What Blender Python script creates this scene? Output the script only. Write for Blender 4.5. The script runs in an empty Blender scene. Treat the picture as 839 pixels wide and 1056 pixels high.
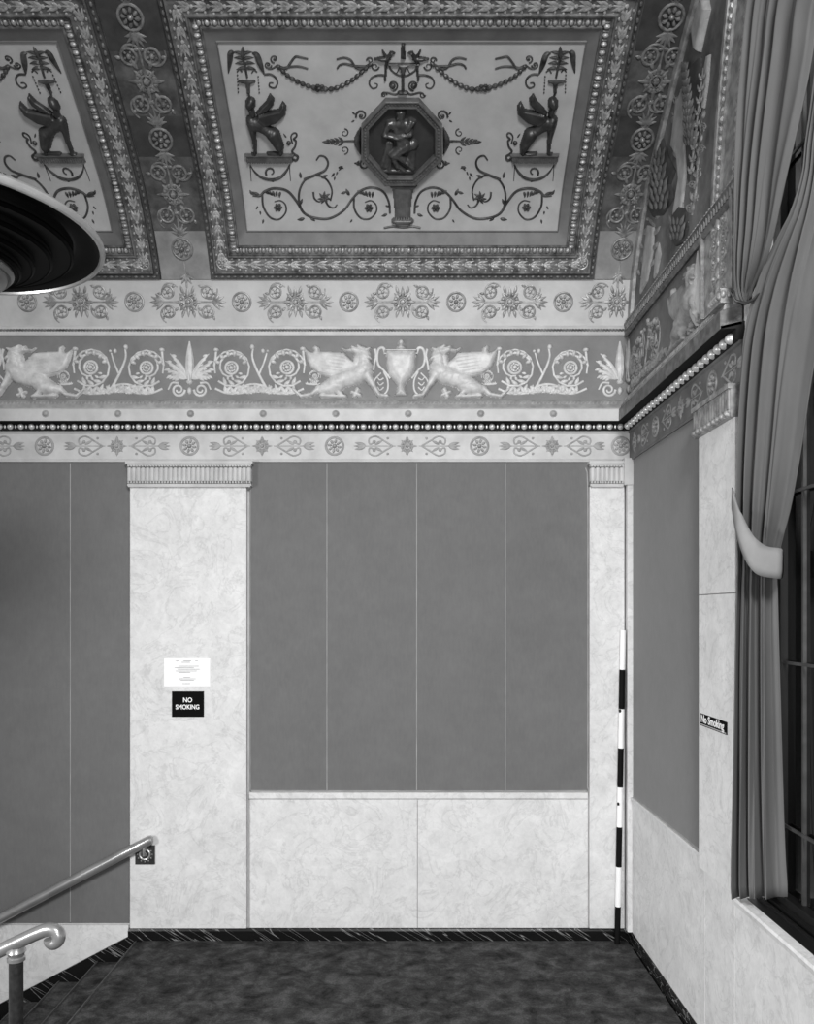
import bpy, math, random
import numpy as np
from math import pi, sin, cos, radians as R_

C = bpy.context.scene.collection
SC = bpy.context.scene
random.seed(7)

# ------------------------------------------------------------------ scale
# lengths are kept in "units": 133.33 units = 1 m (a unit is a foot / 40.6).
# u = to the right of the camera axis, w = out from the back wall, V = above the eye.
S = 133.33
F = 870.0            # eye to back wall
ZC = 336.8 / S       # eye above the landing
CX, HY = 419.5, 632.0
XW = 231.0           # right wall plane


def W(u, w, V):
    u, w, V = np.broadcast_arrays(np.asarray(u, float), np.asarray(w, float), np.asarray(V, float))
    return np.stack([u / S, (F - w) / S, V / S + ZC], -1)


# ------------------------------------------------------------------ camera, world, lights, exposure
cam = bpy.data.cameras.new('camera')
cam.sensor_width = 36
cam.sensor_fit = 'VERTICAL'
cam.sensor_height = 36
cam.lens = 36 * F / 1056
cam.shift_y = 104 / 1056
cam.clip_start = 0.05
co = bpy.data.objects.new('camera', cam)
C.objects.link(co)
co.location = (0, 0, ZC)
co.rotation_euler = (pi / 2, 0, 0)
SC.camera = co

wd = bpy.data.worlds.new('hall')
SC.world = wd
wd.use_nodes = True
wd.node_tree.nodes['Background'].inputs[0].default_value = (1, 1, 1, 1)
wd.node_tree.nodes['Background'].inputs[1].default_value = 0.30


def area(name, loc, target, size, power):
    l = bpy.data.lights.new(name, 'AREA')
    l.shape = 'DISK'
    l.size = size
    l.energy = power
    o = bpy.data.objects.new(name, l)
    C.objects.link(o)
    o.location = loc
    d = np.array(target) - np.array(loc)
    from mathutils import Vector
    o.rotation_euler = Vector(d).to_track_quat('-Z', 'Y').to_euler()
    return o


area('hall_lamp', (1.0, -1.4, ZC + 3.5), (-0.3, 6.5, 2.2), 1.5, 430)
area('side_fill', (-4.6, 1.4, ZC - 0.2), (1.7, 4.6, 1.0), 1.0, 100).data.spread = R_(105)  # added fill from the left, brightens the right wall
area('photo_flood', (0.3, -1.8, ZC - 0.4), (0.0, 6.5, 1.2), 1.6, 110)

SC.view_settings.view_transform = 'Standard'
SC.view_settings.look = 'None'
SC.view_settings.gamma = 1
SC.view_settings.exposure = 0.0
SC.view_settings.use_curve_mapping = False

# ------------------------------------------------------------------ materials
MAT = {}


def nodes(name, rough=0.6, metal=0.0, spec=0.5):
    m = bpy.data.materials.new(name)
    m.use_nodes = True
    nt = m.node_tree
    b = nt.nodes['Principled BSDF']
    b.inputs['Roughness'].default_value = rough
    b.inputs['Metallic'].default_value = metal
    b.inputs['Specular IOR Level'].default_value = spec
    MAT[name] = m
    return m, nt, b


def g(v):
    return (v, v, v, 1)


def noise(nt, scale, detail=6, rough=0.6, dist=0.0, stretch=None):
    tc = nt.nodes.new('ShaderNodeNewGeometry')
    mp = nt.nodes.new('ShaderNodeMapping')
    nt.links.new(tc.outputs['Position'], mp.inputs[0])
    if stretch:
        mp.inputs['Scale'].default_value = stretch
    n = nt.nodes.new('ShaderNodeTexNoise')
    n.inputs['Scale'].default_value = scale
    n.inputs['Detail'].default_value = detail
    n.inputs['Roughness'].default_value = rough
    n.inputs['Distortion'].default_value = dist
    nt.links.new(mp.outputs[0], n.inputs['Vector'])
    return n.outputs['Fac']


def ramp(nt, fac, stops):
    r = nt.nodes.new('ShaderNodeValToRGB')
    e = r.color_ramp.elements
    while len(e) < len(stops):
        e.new(0.5)
    for k, (p, v) in enumerate(stops):
        e[k].position = p
        e[k].color = g(v)
    nt.links.new(fac, r.inputs[0])
    return r.outputs[0]


def mul(nt, a, b, blend='MULTIPLY', f=1.0):
    m = nt.nodes.new('ShaderNodeMix')
    m.data_type = 'RGBA'
    m.blend_type = blend
    m.inputs[0].default_value = f
    nt.links.new(a, m.inputs[6])
    nt.links.new(b, m.inputs[7])
    return m.outputs[2]


def bump(nt, b, fac, strength=0.2, dist=0.01):
    n = nt.nodes.new('ShaderNodeBump')
    n.inputs['Strength'].default_value = strength
    n.inputs['Distance'].default_value = dist
    nt.links.new(fac, n.inputs['Height'])
    nt.links.new(n.outputs[0], b.inputs['Normal'])


def plain(name, v, rough=0.6, metal=0.0, var=0.12, scale=9, bmp=0.0, spec=0.5, stretch=None):
    m, nt, b = nodes(name, rough, metal, spec)
    f = noise(nt, scale, stretch=stretch)
    nt.links.new(ramp(nt, f, [(0.3, v * (1 - var)), (0.7, v * (1 + var))]), b.inputs['Base Color'])
    if bmp:
        bump(nt, b, noise(nt, scale * 6), bmp, 0.004)
    return m


def marble(name, lo, hi, vein, vs=2.2, rough=0.6, vw=0.012, spec=0.2):
    m, nt, b = nodes(name, rough, 0, spec)
    c1 = mul(nt, ramp(nt, noise(nt, 5, 9, 0.65, 0.6), [(0.30, lo), (0.66, hi)]), ramp(nt, noise(nt, 24, 6, 0.7, 0.8), [(0.30, 0.90), (0.60, 1.04)]))
    n2 = noise(nt, vs, 8, 0.62, 1.2)
    v = ramp(nt, n2, [(0.5 - vw * 2, 1), (0.5 - vw * 0.4, vein), (0.5 + vw * 0.4, vein), (0.5 + vw * 2, 1)])
    n3 = noise(nt, vs * 2.3, 8, 0.66, 0.8)
    v2 = ramp(nt, n3, [(0.33, 1 - (1 - vein) * 1.0), (0.40, 1.0)])
    mk = mul(nt, c1, v)
    nt.links.new(mul(nt, mk, v2, f=0.7), b.inputs['Base Color'])
    return m


marble('pale_marble', 0.61, 0.73, 0.88, vs=3.0)
# black skirting marble with thin slanting white veins
m, nt, b = nodes('black_marble', 0.25, 0, 0.4)
tc = nt.nodes.new('ShaderNodeNewGeometry')
mp = nt.nodes.new('ShaderNodeMapping')
mp.vector_type = 'TEXTURE'
mp.inputs['Rotation'].default_value = (0, R_(32), 0)
mp.inputs['Scale'].default_value = (1.0, 0.3, 0.07)
nt.links.new(tc.outputs['Position'], mp.inputs[0])
n2 = nt.nodes.new('ShaderNodeTexNoise')
n2.inputs['Scale'].default_value = 1.6
n2.inputs['Detail'].default_value = 2.5
nt.links.new(mp.outputs[0], n2.inputs['Vector'])
vv = ramp(nt, n2.outputs['Fac'], [(0.485, 0.007), (0.5, 0.26), (0.515, 0.007)])
nt.links.new(vv, b.inputs['Base Color'])

m, nt, b = nodes('wall_fabric', 0.9, 0, 0.1)
f1 = ramp(nt, noise(nt, 1.6, 4), [(0.3, 0.150), (0.7, 0.162)])
f2 = ramp(nt, noise(nt, 60, 2, 0.5, 0, (1, 1, 0.25)), [(0.3, 0.96), (0.7, 1.03)])
f3 = ramp(nt, noise(nt, 7, 8, 0.7), [(0.3, 0.93), (0.7, 1.05)])
nt.links.new(mul(nt, mul(nt, f1, f2), f3), b.inputs['Base Color'])
bump(nt, b, noise(nt, 260, 2), 0.08, 0.002)
b.inputs['Sheen Weight'].default_value = 0.35
b.inputs['Sheen Roughness'].default_value = 0.4
plain('fabric_seam', 0.34, 0.9, var=0.2, scale=5, spec=0.1)
plain('fabric_edge', 0.30, 0.8, var=0.2, scale=7, spec=0.2)

m, nt, b = nodes('carpet', 0.95, 0, 0.1)
c1 = ramp(nt, noise(nt, 6.5, 9, 0.7, 0.3), [(0.36, 0.018), (0.5, 0.050), (0.66, 0.105)])
c2 = ramp(nt, noise(nt, 90, 3, 0.6), [(0.3, 0.7), (0.7, 1.3)])
nt.links.new(mul(nt, c1, c2), b.inputs['Base Color'])
bump(nt, b, noise(nt, 160, 3), 0.5, 0.006)
plain('carpet_edge', 0.09, 0.9, var=0.3, scale=20, spec=0.1)

plain('plaster', 0.55, 0.7, var=0.12, scale=6, bmp=0.05, spec=0.2)
plain('pale_gilt', 0.5, 0.55, 0.0, 0.14, 6, 0.12, 0.4)
plain('pale_gilt_line', 0.3, 0.55, 0.0, 0.25, 14, 0.1, 0.4)
plain('relief_white', 0.53, 0.42, 0.0, 0.22, 18, 0.25, 0.5)
plain('frieze_ground', 0.185, 0.6, 0.0, 0.18, 4, 0.08, 0.3)
plain('gilt', 0.26, 0.42, 0.25, 0.5, 18, 0.25)
plain('gilt_relief', 0.34, 0.36, 0.3, 0.5, 24, 0.2)
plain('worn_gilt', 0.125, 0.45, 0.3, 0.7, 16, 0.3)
plain('coffer_field', 0.37, 0.55, 0.0, 0.12, 5, 0.06, 0.3)
plain('coffer_band', 0.13, 0.5, 0.1, 0.25, 5, 0.1)
plain('bronze', 0.03, 0.4, 0.2, 0.4, 14, 0.1)
plain('scroll_bronze', 0.045, 0.42, 0.2, 0.8, 18, 0.1)
plain('medallion_ground', 0.035, 0.5, 0.1, 0.3, 8, 0.1)
plain('medallion_relief', 0.085, 0.3, 0.5, 0.4, 20, 0.1)
plain('medallion_frame', 0.1, 0.42, 0.2, 0.35, 16, 0.15)
plain('border_gilt', 0.46, 0.5, 0.0, 0.16, 4, 0.1, 0.3)
plain('dark_rib', 0.045, 0.45, 0.1, 0.4, 8, 0.1)
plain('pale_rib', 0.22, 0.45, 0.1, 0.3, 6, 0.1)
plain('lunette_ground', 0.13, 0.6, 0.1, 0.6, 6, 0.2)
plain('lunette_light', 0.34, 0.5, 0.05, 0.3, 10, 0.15)
plain('cable_ground', 0.05, 0.6, 0.1, 0.3, 9)
plain('soffit_shade', 0.02, 0.8, spec=0.1)  # near black: shade of the cornice soffits put into the colour
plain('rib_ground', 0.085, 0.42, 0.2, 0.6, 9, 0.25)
plain('rib_relief', 0.20, 0.38, 0.4, 0.5, 24, 0.2)
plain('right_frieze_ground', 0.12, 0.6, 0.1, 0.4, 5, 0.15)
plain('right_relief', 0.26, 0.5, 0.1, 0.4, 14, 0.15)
plain('lunette_dark', 0.04, 0.6, 0.1, 0.4, 8, 0.15)
plain('bead_gilt', 0.62, 0.3, 0.3, 0.15, 30)
plain('velvet', 0.105, 0.85, 0, 0.10, 6, 0, 0.15, stretch=(1, 1, 0.3))
plain('tie_band', 0.22, 0.85, 0, 0.1, 6, 0, 0.15)
plain('window_steel', 0.012, 0.4, 0.3, 0.2, 10)
plain('worn_steel', 0.07, 0.4, 0.3, 0.4, 10)
plain('brass_rail', 0.38, 0.3, 0.6, 0.15, 8)
plain('dark_brass', 0.05, 0.35, 0.5, 0.4, 30)
plain('lamp_dark', 0.005, 0.55, 0.0, 0.3, 8, spec=0.12)
plain('lamp_rim', 0.42, 0.3, 0.4, 0.15, 6)
plain('lamp_edge', 0.001, 0.6, spec=0.05)
plain('lamp_cup', 0.20, 0.4, 0.3, 0.2, 5)
plain('paper_white', 0.93, 0.6, 0, 0.01, 3, 0, 0.2)
plain('paper_print', 0.74, 0.7, 0, 0.05, 5, 0, 0.1)
plain('sign_black', 0.004, 0.8, 0, 0.1, 5, 0, 0.08)
plain('sign_white', 0.90, 0.5, 0, 0.02, 5, 0, 0.2)
plain('sign_grey', 0.45, 0.5, 0, 0.05, 5)
plain('pole_white', 0.90, 0.45, 0, 0.03, 6)
plain('pole_black', 0.005, 0.7, 0, 0.1, 6, 0, 0.1)
m, nt, b = nodes('window_glass', 0.03, 0, 0.5)
b.inputs['Base Color'].default_value = g(0.004)
n = noise(nt, 2, 2)
nt.links.new(ramp(nt, n, [(0.3, 0.02), (0.7, 0.05)]), b.inputs['Roughness'])

# ------------------------------------------------------------------ mesh builder
WLOC = {}


class MB:
    def __init__(self):
        self.v = []
        self.n = 0
        self.f = []
        self.mi = []

    def add(self, verts, faces, mi=0):
        verts = np.asarray(verts, float).reshape(-1, 3)
        k = self.n
        self.v.append(verts)
        self.n += len(verts)
        for f in faces:
            self.f.append(tuple(int(i) + k for i in f))
            self.mi.append(mi)

    def grid(self, P, mi=0, closed_u=False, closed_v=False):
        a, b = P.shape[:2]
        fs = []
        for i in range(a if closed_u else a - 1):
            for j in range(b if closed_v else b - 1):
                i2, j2 = (i + 1) % a, (j + 1) % b
                fs.append((i * b + j, i2 * b + j, i2 * b + j2, i * b + j2))
        self.add(P.reshape(-1, 3), fs, mi)

    def box(self, u0, u1, w0, w1, V0, V1, mi=0):
        p = [W(u, w, V) for u in (u0, u1) for w in (w0, w1) for V in (V0, V1)]
        self.add(np.array(p), [(0, 1, 3, 2), (4, 6, 7, 5), (0, 4, 5, 1), (2, 3, 7, 6), (0, 2, 6, 4), (1, 5, 7, 3)], mi)

    def prism(self, A, B_, mi=0):
        n = len(A)
        self.add(np.concatenate([A, B_]), [tuple(range(n)), tuple(range(2 * n - 1, n - 1, -1))] +
                 [(i, (i + 1) % n, n + (i + 1) % n, n + i) for i in range(n)], mi)

    def tube3(self, pts, r, seg=12, mi=0, cap=True):
        """round tube through world points"""
        pts = np.asarray(pts, float)
        n = len(pts)
        r = np.broadcast_to(np.asarray(r, float), (n,))
        T = np.gradient(pts, axis=0)
        T /= np.linalg.norm(T, axis=1)[:, None]
        up = np.array([0.0, 0.0, 1.0]) if abs(T[0][2]) < 0.9 else np.array([1.0, 0, 0])
        a = np.cross(T[0], up)
        a /= np.linalg.norm(a)
        rows = []
        for i in range(n):
            a = a - T[i] * np.dot(a, T[i])
            a /= np.linalg.norm(a)
            b = np.cross(T[i], a)
            ang = np.linspace(0, 2 * pi, seg, endpoint=False)
            rows.append(pts[i] + r[i] * (np.cos(ang)[:, None] * a + np.sin(ang)[:, None] * b))
        P = np.array(rows)
        k = self.n
        self.grid(P, mi, closed_v=True)
        if cap:
            self.f.append(tuple(k + j for j in range(seg)))
            self.mi.append(mi)
            self.f.append(tuple(k + (n - 1) * seg + j for j in reversed(range(seg))))
            self.mi.append(mi)

    def lathe(self, c, prof, seg=48, mi=0):
        """prof: (radius, z) in metres round the vertical through c"""
        ang = np.linspace(0, 2 * pi, seg, endpoint=False)
        rows = [np.stack([c[0] + r * np.cos(ang), c[1] + r * np.sin(ang), np.full(seg, c[2] + z)], -1) for r, z in prof]
        self.grid(np.array(rows), mi, closed_v=True)

    def build(self, name, mats, parent=None, smooth=True, angle=40, fix=True):
        if isinstance(mats, str):
            mats = [mats]
        v = np.concatenate(self.v)
        if parent is not None:
            v = v - np.array(WLOC[parent])
        me = bpy.data.meshes.new(name)
        me.from_pydata(v.tolist(), [], self.f)
        for m in mats:
            me.materials.append(MAT[m])
        me.polygons.foreach_set('material_index', self.mi)
        if fix:
            import bmesh
            bm = bmesh.new()
            bm.from_mesh(me)
            bmesh.ops.remove_doubles(bm, verts=bm.verts, dist=1e-5)
            bmesh.ops.recalc_face_normals(bm, faces=bm.faces)
            bm.to_mesh(me)
            bm.free()
        if smooth:
            me.shade_smooth()
            if angle < 180:
                me.set_sharp_from_angle(angle=R_(angle))
        o = bpy.data.objects.new(name, me)
        C.objects.link(o)
        if parent is not None:
            o.parent = parent
            WLOC[o] = WLOC[parent]
        else:
            WLOC[o] = (0, 0, 0)
        return o


def thing(name, label, cat, loc=(0, 0, 0), group=None):
    o = bpy.data.objects.new(name, None)
    o.empty_display_size = 0.1
    C.objects.link(o)
    o.location = [float(x) for x in loc]
    WLOC[o] = tuple(float(x) for x in loc)
    o['label'] = label
    o['category'] = cat
    if group:
        o['group'] = group
    return o


def tag(o, label, cat, group=None):
    o['label'] = label
    o['category'] = cat
    if group:
        o['group'] = group
    return o


def struct(o):
    o['kind'] = 'structure'
    return o


def copy_tree(o, dx, parent=None):
    c = o.copy()
    C.objects.link(c)
    if parent is not None:
        c.parent = parent
    else:
        c.location.x += dx
    for ch in list(o.children):
        copy_tree(ch, dx, c)
    return c


# ------------------------------------------------------------------ surfaces
def back(h0=0.0, flip=None):
    """(x, y) on the plane h0 in front of the back wall, x/y as seen from the eye"""
    k = (F - h0) / F

    def P(x, y, h):
        x = np.asarray(x, float)
        if flip is not None:
            x = 2 * flip - x
        return W((x - CX) * k, h0 + h, (HY - y) * k)
    return P


def rightw(h0=0.0):
    """(a, y): a = units out from the back wall along the right wall, y = HY - V"""
    def P(a, y, h):
        return W(XW - h0 - h, a, HY - np.asarray(y, float))
    return P


# the vault: section (w, V)
_pr = np.array([(5, 290), (9, 316), (18, 341), (31, 362), (64, 401), (104, 430), (145, 456), (185, 479.5), (226, 500), (278, 521),
                (340, 541), (420, 560), (520, 574)], float)


def _dense(p, n=40):
    out = []
    m = len(p)
    for i in range(m - 1):
        p0 = p[i - 1] if i else 2 * p[0] - p[1]
        p1, p2 = p[i], p[i + 1]
        p3 = p[i + 2] if i + 2 < m else 2 * p[-1] - p[-2]
        d1 = np.linalg.norm(p2 - p1)
        d0 = np.linalg.norm(p1 - p0)
        d2 = np.linalg.norm(p3 - p2)
        t1 = ((p1 - p0) / d0 * d1 + (p2 - p1)) / 2 * 2 * d1 / (d0 + d1) * (d0 + d1) / (2 * d1)
        t2 = ((p3 - p2) / d2 * d1 + (p2 - p1)) / 2
        for t in np.linspace(0, 1, n, endpoint=False):
            h00 = 2 * t**3 - 3 * t**2 + 1
            h10 = t**3 - 2 * t**2 + t
            h01 = -2 * t**3 + 3 * t**2
            h11 = t**3 - t**2
            out.append(h00 * p1 + h10 * t1 + h01 * p2 + h11 * t2)
    out.append(p[-1])
    return np.array(out)


PRO = _dense(_pr)
for _ in range(60):                       # fair the section a little
    PRO[1:-1] = 0.5 * PRO[1:-1] + 0.25 * (PRO[:-2] + PRO[2:])
ARC = np.concatenate([[0], np.cumsum(np.linalg.norm(np.diff(PRO, axis=0), axis=1))])
PY = HY - F * PRO[:, 1] / (F - PRO[:, 0])   # height at which the eye sees it
TAN = np.gradient(PRO, axis=0)
TAN /= np.linalg.norm(TAN, axis=1)[:, None]
_mono = np.minimum.accumulate(PY)


def v_at(y):
    return np.interp(-np.asarray(y, float), -_mono, ARC)


def VU(u, v, h):
    v = np.asarray(v, float)
    w = np.interp(v, ARC, PRO[:, 0])
    V = np.interp(v, ARC, PRO[:, 1])
    tw = np.interp(v, ARC, TAN[:, 0])
    tV = np.interp(v, ARC, TAN[:, 1])
    return W(u, w + h * tV, V - h * tw)


U0 = -4.6        # axis of the middle bay


def vault(h0=0.0, flip=False):
    def P(x, y, h):
        v = v_at(y)
        w = np.interp(v, ARC, PRO[:, 0])
        u = (np.asarray(x, float) - CX) * (F - w) / F
        if flip:
            u = 2 * U0 - u
        return VU(u, v, h0 + h)
    return P


def vaultuv(h0=0.0):
    return lambda u, y, h: VU(u, -np.asarray(y, float), h0 + h)   # y = -v so that up is up


# ------------------------------------------------------------------ relief pen
def smooth_path(pts, n=5, closed=False):
    p = np.asarray(pts, float)
    m = len(p)
    if m < 3 and not closed:
        return np.array([p[0] + (p[-1] - p[0]) * t for t in np.linspace(0, 1, n + 1)])
    out = []
    for i in range(m if closed else m - 1):
        if closed:
            p0, p1, p2, p3 = p[(i - 1) % m], p[i], p[(i + 1) % m], p[(i + 2) % m]
        else:
            p1, p2 = p[i], p[i + 1]
            p0 = p[i - 1] if i else 2 * p1 - p2
            p3 = p[i + 2] if i + 2 < m else 2 * p2 - p1
        for t in np.linspace(0, 1, n, endpoint=False):
            out.append(0.5 * ((2 * p1) + (-p0 + p2) * t + (2 * p0 - 5 * p1 + 4 * p2 - p3) * t * t + (-p0 + 3 * p1 - 3 * p2 + p3) * t**3))
    if not closed:
        out.append(p[-1])
    return np.array(out)


class Pen:
    """draws raised ornament on a surface; sizes in local units, s local units = 1 unit"""

    def __init__(self, mb, P, ox=0.0, oy=0.0, s=1.0, mi=0):
        self.mb, self.P, self.ox, self.oy, self.s, self.mi = mb, P, ox, oy, s, mi

    def pt(self, p, h):
        p = np.asarray(p, float)
        return self.P(self.ox + p[..., 0] / self.s, self.oy + p[..., 1] / self.s, np.asarray(h, float) / self.s)

    def tube(self, pts, r0, r1=None, hf=0.8, n=4, closed=False, h0=0.0, k=5, profile=None):
        q = smooth_path(pts, n, closed)
        m = len(q)
        r1 = r0 if r1 is None else r1
        r = np.linspace(r0, r1, m)
        if profile is not None:
            r = r * profile(np.linspace(0, 1, m))
        if closed:
            d = np.roll(q, -1, 0) - np.roll(q, 1, 0)
        else:
            d = np.gradient(q, axis=0)
        d /= (np.linalg.norm(d, axis=1)[:, None] + 1e-9)
        nn = np.stack([-d[:, 1], d[:, 0]], -1)
        th = np.linspace(0, pi, k)
        q3 = q[:, None, :] + nn[:, None, :] * (np.cos(th)[None, :, None] * r[:, None, None])
        h = h0 + np.sin(th)[None, :] * r[:, None] * hf
        self.mb.grid(self.pt(q3, h), self.mi, closed_u=closed)

    def dome(self, x, y, rx, ry=None, rot=0.0, h=None, seg=8, rings=3, h0=0.0):
        ry = rx if ry is None else ry
        h = min(rx, ry) * 0.7 if h is None else h
        c, s_ = cos(rot), sin(rot)
        P2, H = [(x, y)], [h + h0]
        for i in range(1, rings + 1):
            a = i / rings * pi / 2
            for j in range(seg):
                t = 2 * pi * j / seg
                px, py = rx * sin(a) * cos(t), ry * sin(a) * sin(t)
                P2.append((x + px * c - py * s_, y + px * s_ + py * c))
                H.append(h0 + h * cos(a))
        fs = [(0, 1 + j, 1 + (j + 1) % seg) for j in range(seg)]
        for i in range(rings - 1):
            o1, o2 = 1 + i * seg, 1 + (i + 1) * seg
            fs += [(o1 + j, o2 + j, o2 + (j + 1) % seg, o1 + (j + 1) % seg) for j in range(seg)]
        self.mb.add(self.pt(np.array(P2), np.array(H)), fs, self.mi)

    def ring(self, x, y, R, r, hf=0.9, seg=20, h0=0.0):
        a = np.linspace(0, 2 * pi, seg, endpoint=False)
        self.tube(np.stack([x + R * np.cos(a), y + R * np.sin(a)], -1), r, n=1, closed=True, hf=hf, h0=h0)

    def leaf(self, x, y, ln, wd, ang, hf=0.8, bend=0.0, h0=0.0):
        d = np.array([cos(ang), sin(ang)])
        nn = np.array([-d[1], d[0]])
        t = np.linspace(0, 1, 6)
        p = np.array([x, y]) + d * (ln * t)[:, None] + nn * (bend * ln * t * t)[:, None]
        self.tube(p, wd / 2, n=1, hf=hf, h0=h0, profile=lambda s: 0.12 + np.sin(np.clip(s * 0.93 + 0.05, 0, 1) ** 0.8 * pi))

    def spiral(self, x, y, r0, r1, a0, turns, th, th1=None, hf=0.8):
        n = max(8, int(abs(turns) * 14))
        t = np.linspace(0, 1, n)
        a = a0 + turns * 2 * pi * t
        r = r0 + (r1 - r0) * t
        self.tube(np.stack([x + r * np.cos(a), y + r * np.sin(a)], -1), th, th if th1 is None else th1, hf=hf, n=1)

    def rosette(self, x, y, R, n=8, ring=True):
        if ring:
            self.ring(x, y, R * 0.88, R * 0.12)
        for k in range(n):
            a = 2 * pi * k / n + 0.2
            self.dome(x + R * 0.5 * cos(a), y + R * 0.5 * sin(a), R * 0.24, R * 0.15, a, R * 0.22, 6, 2)
        self.dome(x, y, R * 0.24, h=R * 0.34, seg=8)

    def curl_flower(self, x, y, R, sgn=1, a0=0.0):
        self.ring(x, y, R * 0.86, R * 0.17, seg=16)
        self.spiral(x, y, R * 0.86, R * 1.7, a0 + 1.2, 0.32 * sgn, R * 0.17, R * 0.10)
        self.dome(x, y, R * 0.3, h=R * 0.35, seg=7, rings=2)
        for k in range(5):
            a = a0 + 2 * pi * k / 5
            self.dome(x + R * .52 * cos(a), y + R * .52 * sin(a), R * 0.19, R * .14, a, R * .16, 5, 2)
        for k in range(2):
            a = a0 + sgn * (0.2 + k * 2.6)
            self.leaf(x + R * cos(a), y + R * sin(a), R * 0.7, R * 0.38, a + .5 * sgn)

    def star_flower(self, x, y, R, n=8):
        for k in range(n):
            a = 2 * pi * k / n
            self.leaf(x + R * .3 * cos(a), y + R * .3 * sin(a), R * (0.95 if k % 2 == 0 else 0.7), R * 0.26, a)
            a += pi / n
            self.dome(x + R * .62 * cos(a), y + R * .62 * sin(a), R * .17, R * .14, a, R * .15, 6, 2)
        self.ring(x, y, R * 0.72, R * 0.08, seg=20)
        self.ring(x, y, R * 0.40, R * 0.09, seg=14)
        self.dome(x, y, R * 0.26, h=R * 0.3, seg=7, rings=2)

    def palmette(self, x, y, R, ang, n=5, spread=1.7, base=True):
        for k in range(n):
            t = (k / (n - 1) - 0.5)
            a = ang + t * spread
            self.leaf(x, y, R * (1 - 0.9 * t * t), R * 0.24, a, bend=t * 0.35)
        if base:
            for s_ in (-1, 1):
                bx, by = x + R * .2 * cos(ang + s_ * pi / 2), y + R * .2 * sin(ang + s_ * pi / 2)
                self.spiral(bx, by, R * 0.18, R * 0.05, ang + pi, 1.1 * s_, R * 0.06)

    def relief(self, prims, cell, h0=0.0, lim=None):
        xs, ys = [], []
        for p in prims:
            if p[0] == 'c':
                xs += [p[1] - p[3], p[1] + p[3], p[4] - p[6], p[4] + p[6]]
                ys += [p[2] - p[3], p[2] + p[3], p[5] - p[6], p[5] + p[6]]
            elif p[0] == 'e':
                m_ = max(p[3], p[4])
                xs += [p[1] - m_, p[1] + m_]
                ys += [p[2] - m_, p[2] + m_]
            else:
                xs += [q[0] for q in p[1]]
                ys += [q[1] for q in p[1]]
        gx = np.arange(min(xs) - cell, max(xs) + 2 * cell, cell)
        gy = np.arange(min(ys) - cell, max(ys) + 2 * cell, cell)
        X, Y = np.meshgrid(gx, gy, indexing='ij')
        H = np.zeros_like(X)
        for p in prims:
            if p[0] == 'c':
                _, x0, y0, r0, x1, y1, r1, h = p
                dx, dy = x1 - x0, y1 - y0
                t = np.clip(((X - x0) * dx + (Y - y0) * dy) / (dx * dx + dy * dy + 1e-9), 0, 1)
                d = np.hypot(X - x0 - t * dx, Y - y0 - t * dy) / (r0 + (r1 - r0) * t)
                z = h * np.sqrt(np.clip(1 - d * d, 0, 1))
            elif p[0] == 'e':
                _, cx, cy, rx, ry, rot, h = p
                c, s_ = cos(rot), sin(rot)
                a = ((X - cx) * c + (Y - cy) * s_) / rx
                b_ = (-(X - cx) * s_ + (Y - cy) * c) / ry
                z = h * np.sqrt(np.clip(1 - a * a - b_ * b_, 0, 1))
            else:
                _, poly, h, bev = p
                q = np.array(poly, float)
                ins = np.zeros(X.shape, bool)
                dm = np.full(X.shape, 1e9)
                for i in range(len(q)):
                    (x0, y0), (x1, y1) = q[i], q[(i + 1) % len(q)]
                    cr = ((y0 > Y) != (y1 > Y)) & (X < (x1 - x0) * (Y - y0) / ((y1 - y0) if y1 != y0 else 1e-9) + x0)
                    ins ^= cr
                    dx, dy = x1 - x0, y1 - y0
                    t = np.clip(((X - x0) * dx + (Y - y0) * dy) / (dx * dx + dy * dy + 1e-9), 0, 1)
                    dm = np.minimum(dm, np.hypot(X - x0 - t * dx, Y - y0 - t * dy))
                e = np.clip(dm / bev, 0, 1)
                z = np.where(ins, h * np.sqrt(1 - (1 - e) ** 2), 0)
            # soft union so limbs keep a crease but join
            H = np.maximum(H, z) + 0.12 * np.minimum(H, z)
        on = H > 0
        k = on[:-1, :-1] | on[1:, :-1] | on[:-1, 1:] | on[1:, 1:]
        idx = -np.ones(X.shape, int)
        use = np.zeros(X.shape, bool)
        ii, jj = np.nonzero(k)
        for a, b_ in ((0, 0), (1, 0), (0, 1), (1, 1)):
            use[ii + a, jj + b_] = True
        idx[use] = np.arange(use.sum())
        V3 = self.pt(np.stack([X[use], Y[use]], -1), h0 + H[use])
        fs = np.stack([idx[ii, jj], idx[ii + 1, jj], idx[ii + 1, jj + 1], idx[ii, jj + 1]], -1)
        self.mb.add(V3, fs.tolist(), self.mi)


def run(mb, prof, kind, a0, a1, mi=0, n=1, cap0=True, cap1=True):
    """moulding: prof = [(V, h)...]; kind 'back' runs along u (mitred at XW when a1 is None), 'right' along w"""
    prof = np.array(prof, float)
    rows = []
    V, h = prof[:, 0], prof[:, 1]
    s0 = np.full(len(V), a0) if a0 is not None else h
    s1 = np.full(len(V), a1) if a1 is not None else XW - h
    for t in np.linspace(0, 1, n + 1):
        s_ = s0 + (s1 - s0) * t
        rows.append(W(s_, h, V) if kind == 'back' else W(XW - h, s_, V))
    P = np.array(rows)
    k = mb.n
    mb.grid(P, mi)
    m_ = len(V)
    if cap0:
        mb.f.append(tuple(k + j for j in range(m_)))
        mb.mi.append(mi)
    if cap1:
        mb.f.append(tuple(k + n * m_ + j for j in reversed(range(m_))))
        mb.mi.append(mi)


def prof_y(pts):
    """(y as the eye sees it, h) -> (V, h)"""
    return [((HY - y) * (F - h) / F, h) for y, h in pts]


UL = -560.0      # left end of what is built
AE = 293.0       # where the window opening starts on the right wall

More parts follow.
